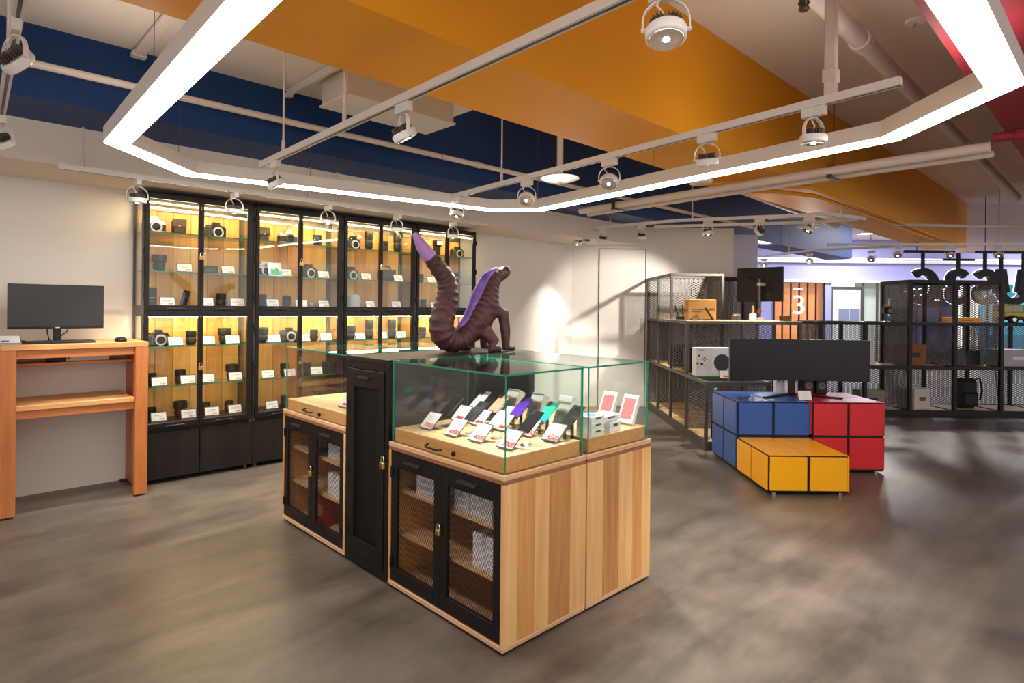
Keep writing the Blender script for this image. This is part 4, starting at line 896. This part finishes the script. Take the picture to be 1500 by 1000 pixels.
mods = [(XA,XB,YS[0],YS[1],ZS[0],ZS[1]),
        (XA,XB,YS[1],YS[2],ZS[0],ZS[1]),(XA,XB,YS[1],YS[2],ZS[1],ZS[2]),(XB,XC,YS[1],YS[2],ZS[0],ZS[1]),(XB,XC,YS[1],YS[2],ZS[1],ZS[2]),
        (XA,XB,YS[2],YS[3],ZS[0],ZS[1]),(XA,XB,YS[2],YS[3],ZS[1],ZS[2]),(XA,XB,YS[2],YS[3],ZS[2],ZS[3]),
        (XA,XB,YS[3],YS[4],ZS[0],ZS[1]),(XA,XB,YS[3],YS[4],ZS[1],ZS[2]),(XA,XB,YS[3],YS[4],ZS[2],ZS[3])]
rack('stepped_rack','grey steel mesh shelving rack stepped up towards the back wall', mods,
     [(0,'r'),(0,'b'),(1,'r'),(2,'b'),(3,'b'),(4,'b'),(5,'r'),(6,'r'),(7,'b'),(7,'r'),(8,'r'),(8,'b'),(9,'r'),(9,'b'),(10,'b'),(10,'r')], [(XA,XC,YS[1],YS[2],ZS[2])])
mods2 = [(2.56,3.16,7.72,8.20,.07,.645),(2.56,3.16,7.72,8.20,.645,1.21),(2.56,3.16,7.72,8.20,1.21,1.76)]
rack('corner_rack','black mesh rack standing in the corner behind the stepped rack', mods2, [(0,'b'),(1,'b'),(2,'b'),(2,'l'),(2,'r')], (), M['black'])
XR = [4.02,4.60,5.18,5.765,6.37,6.97,7.57]; ZR = [.05,.626,1.194,1.745]; Y0, Y1 = 7.80, 8.38
mods3 = []
for i in range(6):
    for k in range(2): mods3.append((XR[i],XR[i+1],Y0,Y1,ZR[k],ZR[k+1]))
for i in (2,3): mods3.append((XR[i],XR[i+1],Y0,Y1,ZR[2],ZR[3]))
rack('long_rack','long black steel mesh rack along the shop front', mods3, [(i,'b') for i in range(14)]+[(0,'l'),(1,'l'),(5,'r'),(12,'l'),(13,'r'),(7,'r'),(3,'r'),(2,'r')], (), M['black'], .044)

# ------------------------------------------------------------------ things on the stepped rack
ZT = ZS[2]+RP/2+.012
t = thing('cardboard_box', 'tan cardboard box with dark print on the stepped rack', 'box', (2.06,6.56,ZT), .06)
part('carton', MB().cbox(-.155,.155,-.06,.06,0,.225,.003), M['kraft'], t)
part('print_lines', MB().box(-.11,.02,-.0606,-.06,.108,.122).box(-.11,-.01,-.0606,-.06,.084,.098), M['kraftd'], t)
text('brand_print', 'ASUS', .034, M['darkink'], t, (.105,-.0605,.115), (PI/2,0,0), .0003, bold=.001)
part('corner_print', MB().box(-.13,-.05,-.0606,-.06,.204,.212).box(-.1556,-.155,-.03,.03,.10,.112), M['darkink'], t)
t = thing('laptop', 'thin dark laptop opened before the cardboard box', 'laptop', (2.05,6.45,ZT), .0)
part('laptop_base', MB().cbox(-.12,.11,-.035,.03,0,.012,.002), M['blackpl'], t); part('laptop_lid', MB().cbox(-.003,.003,-.03,.03,.0,.155,.001,M=Matrix.Translation((.115,0,.006))@Matrix.Rotation(-.6,4,'Y')), M['blackpl'], t)
t = thing('wifi_router', 'black angular router in the upper rack bay', 'router', (1.98,6.78,ZT), .2)
part('router_body', MB().prism([(-.10,-.06),(.10,-.06),(.12,.03),(0,.08),(-.12,.03)],0,.035), M['blackpl'], t)
for k in range(4): part('antenna', MB().cbox(-.006,.006,-.004,.004,0,.13,.002,M=Matrix.Translation((-.09+.06*k,.03,.03))@Matrix.Rotation(-.3+.2*k,4,'Y')), M['rubber'], t)
t = thing('wood_trophy', 'cream bottle-shaped ornament with wooden neck on the rack', 'ornament', (2.62,6.52,ZT), 0)
part('base_block', MB().cbox(-.03,.03,-.03,.03,0,.075,.004), M['paper'], t); part('neck', MB().lathe([(.016,.075),(.014,.10),(.012,.15),(.008,.16)],14), M['kraft'], t, smooth=True)
t = thing('camera_gear', 'small dark rounded gadget beside the cream ornament', 'gadget', (2.47,6.60,ZT), 0)
part('gadget_body', MB().lathe([(.04,0),(.05,.01),(.05,.05),(.03,.07)],16), mat('brown_gadget','3f3128',.5), t, smooth=True); part('gadget_lens', MB().cyl((0,-.055,.035),(0,-.04,.035),.018,n=14), M['lensg'], t)
t = thing('monitor', 'black monitor on an arm turned away above the rack', 'monitor', (2.77,6.66,ZT), 0)
Mm = Matrix.Translation((.0,.05,.40))@Matrix.Rotation(-.88,4,'Z')
part('shell', MB().cbox(-.27,.27,-.012,.012,-.19,.19,.006,M=Mm), M['blackpl'], t); part('vent_ridge', MB().cbox(-.16,.16,-.03,-.012,-.01,.02,.004,M=Mm@Matrix.Rotation(.55,4,'Y')), M['black'], t); part('panel', MB().box(-.262,.262,.0121,.014,-.18,.184,M=Mm), M['screen'], t)
part('mark', MB().box(.08,.12,-.0127,-.012,-.12,-.11,M=Mm), M['gun'], t)
part('arm_pole', MB().cyl((-.03,-.02,.03),(-.03,-.02,.46),.018,n=12), M['gun'], t, smooth=True); part('arm_clamp', MB().cbox(-.07,.01,-.06,.02,0,.035,.004), M['alu'], t); part('arm_link', MB().cbox(-.02,.02,-.02,.14,-.02,.02,.004,M=Matrix.Translation((-.03,-.02,.40))@Matrix.Rotation(-1.2,4,'Z')), M['alu'], t)
part('red_knob', MB().cyl((-.05,-.08,.10),(-.05,-.03,.10),.022,n=12), mat('red_knob','8c2a22',.4), t)
t = thing('leather_box', 'small brown box at the end of the rack top', 'box', (3.02,6.62,ZT), .1)
part('box_shell', MB().cbox(-.05,.05,-.04,.04,0,.055,.003), M['kraftd'], t); part('box_lid', MB().cbox(-.052,.052,-.042,.042,.04,.058,.003), M['walnut'], t)
# console box on the low step
ZL = ZS[1]+RP/2
t = thing('console_box', 'white game console box with green base on the low rack step', 'box', (2.07,6.20,ZL), .05)
part('carton', MB().cbox(-.185,.185,-.06,.06,.012,.30,.003), M['paper'], t); part('green_band', MB().cbox(-.1855,.1855,-.0605,.0605,0,.012,.001), mat('console_green','2ea836',.5), t)
part('console_picture', MB().cbox(-.02,.15,-.0612,-.060,.03,.285,.0005), mat('console_white','e9e9ea',.4), t)
part('speaker_grille', MB().cyl((.085,-.0625,.15),(.085,-.0605,.15),.085,n=36), mat('grille_grey','3d3d46',.6), t)
part('pad_shape', MB().strip([(-.175,.0),(-.16,.03),(-.12,.045),(-.08,.03),(-.045,-.01)],.03,.060,.0612,M=Matrix(((1,0,0,0),(0,0,-1,0),(0,1,0,.085),(0,0,0,1)))), mat('pad_grey','d2d2d6',.5), t)
for k,(x,z,r) in enumerate(((-.155,.22,.010),(-.125,.135,.014),(-.17,.14,.012),(-.10,.20,.007),(-.085,.185,.007),(-.10,.17,.007),(-.115,.185,.007))): part('pad_button', MB().cyl((x,-.0622,z),(x,-.060,z),r,n=14), M['darkink'], t)
text('box_title', 'XBOX', .022, M['darkink'], t, (-.125,-.0612,.275), (PI/2,0,0), .0003)
t = thing('price_card', 'white price card standing before the game console box', 'price card', (2.155,6.03,ZL), .05)
part('holder', MB().cbox(-.06,.06,0,.004,0,.085,.001,M=TL).box(-.05,.05,0,.05,0,.003), M['acryl'], t); part('slip', MB().box(-.055,.055,-.0012,0,.004,.08,M=TL), M['paper'], t); part('red_price', MB().box(-.02,.04,-.0016,-.0012,.015,.032,M=TL), M['redink'], t)
t = thing('game_case', 'flat white and green game case lying by the price card', 'case', (2.27,6.02,ZL), .2)
part('case', MB().cbox(-.07,.07,-.05,.05,0,.012,.002), mat('case_green','3aa83f',.4), t); part('sleeve', MB().cbox(-.066,.066,-.046,.046,.012,.024,.002), M['paper'], t)
t = thing('blue_bottle', 'dark blue bottle standing on the lowest rack board', 'bottle', (2.02,5.92,ZS[0]+.014), 0)
part('bottle_body', MB().lathe([(.04,0),(.045,.006),(.045,.36),(.03,.40),(.014,.42),(.014,.46)],18), mat('navy_foil','1a1a5e',.25,.4), t, smooth=True); part('bottle_cap', MB().lathe([(.016,.46),(.017,.465),(.017,.49),(.012,.495)],14), M['silver'], t, smooth=True)
for (y,lab) in ((6.70,'black case on the middle rack shelf'),(7.35,'black case on the deeper rack shelf')):
    t = thing('equipment_case', lab, 'case', (2.15,y,ZS[1]+.014), 0)
    part('case', MB().cbox(-.20,.20,-.15,.15,0,.26,.01), M['blackpl'], t); part('case_handle', MB().tube([(-.06,-.15,.2),(-.05,-.175,.2),(.05,-.175,.2),(.06,-.15,.2)],.007,8), M['rubber'], t, smooth=True)
# ------------------------------------------------------------------ things on the long rack
def carton(name, label, x, y, z, w_, d_, h_, m, rz=0.0, band=None):
    t = thing(name, label, 'box', (x,y,z), rz)
    part('carton', MB().cbox(-w_/2,w_/2,-d_/2,d_/2,0,h_,.003), m, t); part('carton_mark', MB().box(-w_*.2,w_*.2,-d_/2-.001,-d_/2,h_*.4,h_*.6), band or M['kraftd'], t)
zA, zB, zC = ZR[0]+.014, ZR[1]+.014, ZR[2]+.014
carton('white_carton','white carton with brown lid on the long rack',4.73,8.08,zB,.22,.2,.19,M['paper'])
carton('brown_carton','brown carton on the middle shelf of the long rack',5.36,8.06,zB,.27,.25,.28,M['kraftd'],0,M['darkink'])
carton('grey_carton','grey-brown box on the bottom shelf behind the red block',4.80,8.05,zA,.33,.2,.24,mat('grey_board','8f8578',.7),0,M['darkink'])
carton('white_carton','white carton on the bottom shelf of the long rack',5.40,8.05,zA,.30,.25,.27,mat('pinkish_white_card','cfc4c2',.7),.35)
carton('orange_carton','flat orange-brown printed box high on the long rack',6.02,8.02,zC,.40,.2,.075,M['kraft'])
carton('grey_monitor_box','pale grey box at the right end of the long rack',6.74,8.05,zB,.55,.25,.22,mat('lavender_grey','a9a3b5',.4),0,M['alu'])
t = thing('laptop_folder', 'dark blue open folder standing on the long rack', 'folder', (6.05,8.02,zB), 0)
part('front_cover', MB().cbox(-.16,.05,-.005,.005,0,.22,.002,M=Matrix.Rotation(-.15,4,'X')), mat('navy_cover','1e2c4a',.4), t); part('back_cover', MB().cbox(.05,.22,-.01,.0,0,.20,.002,M=Matrix.Rotation(-.1,4,'X')), M['blackpl'], t)
t = thing('mini_tripod_camera', 'black camera on a small stand high on the long rack', 'camera', (5.00,8.0,zC), 0)
part('stand_disc', MB().lathe([(.06,0),(.06,.01),(.02,.02)],18), M['blackpl'], t); part('stand_pole', MB().cyl((0,0,.02),(0,0,.11),.01,n=8), M['gun'], t); part('camera_body', MB().cbox(-.05,.05,-.04,.04,.11,.20,.008), M['blackpl'], t); part('lens_barrel', MB().cyl((0,-.04,.15),(0,-.08,.15),.03,n=16), M['gun'], t, smooth=True); part('pale_head', MB().cbox(-.03,.03,-.03,.03,.20,.24,.006), M['kraft'], t)
t = thing('display_board', 'black square panel leaning at the rack back', 'panel', (5.36,8.25,zC), 0); part('board', MB().cbox(-.14,.14,-.01,.01,0,.22,.003,M=Matrix.Rotation(-.1,4,'X')), M['blackpl'], t); part('panel_rim', MB().box(-.13,.13,-.0112,-.01,.19,.21,M=Matrix.Rotation(-.1,4,'X')), M['gun'], t)
t = thing('backpack', 'black backpack slumped on the bottom shelf of the long rack', 'bag', (6.12,8.08,zA), 0)
part('bag_body', MB().cbox(-.13,.13,-.09,.09,0,.40,.05), M['rubber'], t); part('bag_pocket', MB().cbox(-.10,.10,-.12,-.08,.04,.22,.02), M['blackpl'], t); part('bag_strap', MB().tube([(.06,-.08,.38),(.10,-.12,.42),(.15,-.10,.25),(.13,-.09,.12)],.012,8), M['rubber'], t, smooth=True)
t = thing('wooden_pole', 'brown wooden pole leaning in the right end of the long rack', 'pole', (6.52,8.0,zA), 0); part('pole', MB().cyl((0,0,.0),(.10,.2,.5),.009,n=8), M['walnut'], t); part('ferrule', MB().cyl((0,0,0),(.006,.012,.03),.0115,n=8), M['gun'], t)
# toy off-road car
t = thing('toy_car', 'yellow and black toy off-road car on the long rack', 'toy car', (6.80,8.02,zC), 0)
yl = mat('olive_yellow_paint','c9b53a',.35)
part('chassis', MB().cbox(-.30,.32,-.10,.10,.045,.085,.01), M['blackpl'], t); part('lower_body', MB().cbox(-.30,.10,-.11,.11,.085,.155,.012).cbox(.10,.33,-.105,.105,.085,.148,.014), yl, t)
part('cabin', MB().prism([(-.29,.155),(.10,.155),(.06,.235),(-.28,.235)],-.10,.10,M=Matrix(((1,0,0,0),(0,0,1,0),(0,1,0,0),(0,0,0,1)))), M['lensg'], t); part('roof', MB().cbox(-.285,.065,-.105,.105,.235,.250,.006), yl, t)
for x in (-.285,-.16,-.03,.075): part('pillar', MB().box(x-.008,x+.008,-.104,-.099,.155,.236).box(x-.008,x+.008,.099,.104,.155,.236), yl, t)
for x in (-.20,.21):
    for y in (-.125,.125): part('wheel', MB().cyl((x,y-.028,.055),(x,y+.028,.055),.055,n=20).cyl((x,y-.030,.055),(x,y+.030,.055),.026,n=14,m=1), [M['rubber'],M['silver']], t)

# ------------------------------------------------------------------ hanging shop sign seen from behind (letters face the corridor)
def arc(cx, cz, rx, rz, a0, a1, n=14): return [(cx+rx*math.cos(math.radians(a0+(a1-a0)*i/n)), cz+rz*math.sin(math.radians(a0+(a1-a0)*i/n))) for i in range(n+1)]
SGY = 9.6
t = thing('shop_sign', 'hanging black channel letters of the shop name seen reversed from inside', 'sign', (0,SGY,1.47), 0)
UP = Matrix(((1,0,0,0),(0,0,1,0),(0,1,0,0),(0,0,0,1)))
glow = emit_mat('lavender_letter_face', (.62,.60,1.0,1), 3.0)
w_, hh = .115, .58
LETT = {'C':[arc(6.60,hh*.5,.20,.235,128,-128,20)],
        '3':[arc(7.17,hh*.70,.125,.115,30,270,16), arc(7.17,hh*.30,.135,.115,90,330,16)],
        'S':[arc(7.60,hh*.70,.13,.115,155,-90,16)+arc(7.60,hh*.30,.13,.115,90,335,16)[1:]],
        'U':[[(7.86,hh),(7.86,.21)]+arc(8.04,.21,.18,.155,180,360,16)+[(8.22,.21),(8.22,hh)]]}
for nm, strokes in LETT.items():
    mb = MB(); mg = MB()
    for s in strokes: mb.strip(s, w_, 0, .09, M=UP); mg.strip(s, w_+.016, .09, .096, M=UP)
    l = part('letter', mb, M['black'], t); part('lit_face', mg, glow, l)
for x, z0 in ((6.60,.54),(7.17,.54),(7.60,.54),(7.86,.57),(8.22,.57)): part('hanging_post', MB().cbox(x-.022,x+.022,.02,.06,z0-.02,.83,.003), M['black'], t)
part('top_bar', MB().cbox(6.3,7.1,.015,.065,.83,.87,.003).cbox(7.0,7.5,.115,.165,.72,.75,.003).cbox(7.45,9.2,.015,.065,.83,.87,.003), M['black'], t)
for x in (6.5,7.6,9.0): part('suspension_wire', MB().cyl((x,.04,.87),(x,.04,1.75),.006,n=6), M['black'], t)

# ------------------------------------------------------------------ far spotlights and rail
def wab(x, y): return (x*CU+y*SU, -x*SU+y*CU)
rail('straight white track rail across the far right above the long rack', [wab(4.6,8.75),wab(7.4,8.42)], 2.30, (wab(5.2,8.7)+(3.25,),wab(6.9,8.5)+(3.25,)))
rail('white track rail far back before the orange shop', [wab(4.3,12.1),wab(4.95,9.9),wab(6.1,8.9)], 2.33, (wab(4.8,10.4)+(3.25,),))
for (x,y,lab,am,pw) in ((5.55,8.64,'white spotlight above the left end of the long rack',(5.0,7.2,.4),1.2),(6.25,8.56,'white spotlight above the letter three of the shop sign',(5.6,7.0,0),1.4),(6.87,8.48,'white spotlight above the toy car',(6.2,6.8,0),1.4),
        (4.93,9.95,'glaring spotlight far back under the blue beam',(1.2,3.0,1.2),.5),(4.62,11.0,'glaring lower spotlight before the orange shop',(1.6,3.0,1.0),.5),(4.42,11.7,'small dark spotlight at the far rail end',(3.1,12.0,1.2),1.5),(4.50,11.35,'small dark spotlight second from the far rail end',(3.1,10.5,1.2),1.5),(5.6,9.35,'sideways spotlight where the far rail bends',(4.4,8.0,.2),1.2)):
    a, b = wab(x,y); spot(a, b, 2.30, lab, power=pw, ang=60, aim=am)

# ================================================================== corridor beyond the shop front
lav = mat('lavender_wall','9fa0cc',.5); lavd = mat('lavender_grey_wall','8c8cb4',.5); YF = 15.9
struct('wall_far', MB().box(3.05,19,YF+.02,YF+.15,2.12,3.25), lav)
struct('wall_far_base', MB().box(3.05,6.93,YF+.02,YF+.15,0,2.12).box(8.29,8.46,YF-.03,YF+.15,0,2.12), lavd)
struct('trim_7', MB().box(3.05,19,YF-.12,YF+.02,2.62,2.70), M['white_wall'], label='pale ledge along the corridor fascia')
struct('trim_8', MB().box(3.05,19,YF-.10,YF+.02,2.10,2.16), M['white_wall'], label='pale lower edge of the corridor fascia')
t = thing('orange_shopfront', 'orange-lit shopfront with black uprights and a large numeral 3', 'shopfront', (6.93,YF,0), 0)
part('back_wall', MB().box(-.1,1.5,.25,.30,0,2.12), mat('orange_glow_wall','d9803a',.5,emit='d9803a',estr=.35), t)  # back wall glows by itself in place of shop lighting
for k in range(7): part('upright', MB().cbox(.0+.222*k,.035+.222*k,-.02,.02,0,2.12,.004), M['black'], t)
part('head_rail', MB().cbox(-.01,1.37,-.025,.025,2.08,2.13,.003), M['black'], t); part('glass_front', MB().pane(.0,1.36,-.004,.004,.02,2.08), GL, t)
g3 = MB(); 
for s in (arc(.62,1.62,.13,.10,140,-90,14), arc(.62,1.40,.15,.115,90,-140,14)): g3.strip(s,.06,-.06,-.04,M=UP)
g3.box(.50,.74,-.06,-.04,1.90,1.95)
part('numeral', g3, emit_mat('white_numeral',(.85,.85,1,1),1.6), t)
t = thing('frosted_window', 'frosted white shop window with a dark grey poster', 'window', (8.46,YF,0), 0)
part('window_frame', MB().cbox(0,.04,-.03,.03,0,2.0,.003).cbox(.78,.82,-.03,.03,0,2.0,.003).cbox(.04,.78,-.03,.03,1.93,2.0,.003).cbox(.04,.78,-.03,.03,1.02,1.07,.003), M['gun'], t)
part('frosted_pane', MB().box(.04,.78,-.006,.006,.02,1.93), mat('frosted_glow_glass','b9c0b4',.4,emit='b9c0b4',estr=.25), t); part('poster', MB().box(.20,.76,-.012,-.008,1.09,1.42), mat('poster_grey','6d7186',.5), t); part('poster_fold', MB().box(.475,.485,-.014,-.012,1.09,1.42), M['paper'], t)  # pane glows by itself in place of light behind it
t = thing('pale_shopfront', 'pale green-lit glass shopfront beyond the rack', 'shopfront', (9.28,YF,0), 0)
part('panel', MB().box(0,.80,.3,.34,0,2.12), mat('pale_green_glow_wall','aab4a4',.5,emit='aab4a4',estr=.25), t)  # panel given its own glow instead of lamps inside
for k in range(3): part('mullion', MB().cbox(.0+.38*k,.05+.38*k,-.02,.02,0,2.12,.003), M['gun'], t)
t = thing('dark_shopfront', 'dark shop interior with small ceiling lamps behind the sign', 'shopfront', (10.1,YF,0), 0)
part('back_wall', MB().box(0,2.7,1.4,1.45,0,2.12), mat('dark_wall','2e2a35',.6), t)
lb = emit_mat('shop_lamp',(1,.97,.9,1),5.0)
for (x,z) in ((.25,1.98),(.62,1.88),(1.05,1.78),(1.5,1.95),(1.85,1.84),(2.1,1.70),(.9,1.95),(1.4,1.66)): part('ceiling_lamp', MB().box(x-.09,x+.09,.3,.4,z,z+.03), lb, t)
part('lit_panel', MB().box(.55,.85,1.35,1.39,1.2,1.75), mat('lit_white','c5c5c0',.5,emit='c5c5c0',estr=.4), t); part('shelf_goods', MB().box(1.4,2.4,1.1,1.3,.2,1.5), mat('violet_glow_goods','3b3563',.6,emit='3b3563',estr=.5), t)  # goods carry a glow of their own, standing for light on them
for k in range(5): part('mullion', MB().cbox(.62*k,.05+.62*k,-.02,.02,0,2.12,.003), M['black'], t)
t = thing('teal_shopfront', 'teal-lit shop wall behind the toy car', 'shopfront', (12.8,YF,0), 0)
part('back_wall', MB().box(0,4.5,.5,.55,0,2.12), mat('teal_glow_wall','2f93a8',.5,emit='2f93a8',estr=.45), t); part('counter', MB().box(.2,4,.2,.48,0,.75), mat('teal_glow_counter','1b6f92',.5,emit='1b6f92',estr=.3), t)  # wall and counter glow by themselves instead of being lit
for k in range(4): part('mullion', MB().cbox(1.2*k,.06+1.2*k,-.02,.02,0,2.12,.003), M['black'], t)
t = thing('added_strip_light', 'added long lavender light strip above the corridor fascia', 'light', (3.2,YF-.16,2.72), 0)  # glowing strip added for lavender light on the fascia
part('tube', MB().box(0,14,0,.03,0,.02), emit_mat('added_lavender_glow',(.66,.66,1,1),5.0), t); part('tube_bracket', MB().box(0,14,.03,.05,-.01,.03), M['alu'], t)

for k, (x, y) in enumerate(((5.2,13.4),(8.4,12.6),(11.6,12.6),(8.6,14.6),(13.6,14.4))):  # lamps added to brighten the corridor
    t = thing('added_downlight', ['added corridor downlight before the orange shop','added corridor downlight beyond the stepped rack','added corridor downlight beyond the shop sign','added corridor downlight before the frosted window','added corridor downlight before the teal shop'][k], 'light', (x,y,3.235), 0, 'added square downlights in the corridor ceiling')
    part('trim_ring', MB().cbox(-.16,.16,-.16,.16,0,.015,.004), M['white'], t); part('lit_lens', MB().box(-.13,.13,-.13,.13,-.004,0), emit_mat('added_lens_%d' % k,(.86,.86,1,1),6.0), t)
    L = bpy.data.lights.new('added_downlight_lamp','AREA'); L.energy = 100; L.size = .5; L.color = (.84,.84,1.0); o = bpy.data.objects.new('added_downlight_lamp', L); COL.objects.link(o); o.parent = t; o.location = (0,0,-.02)
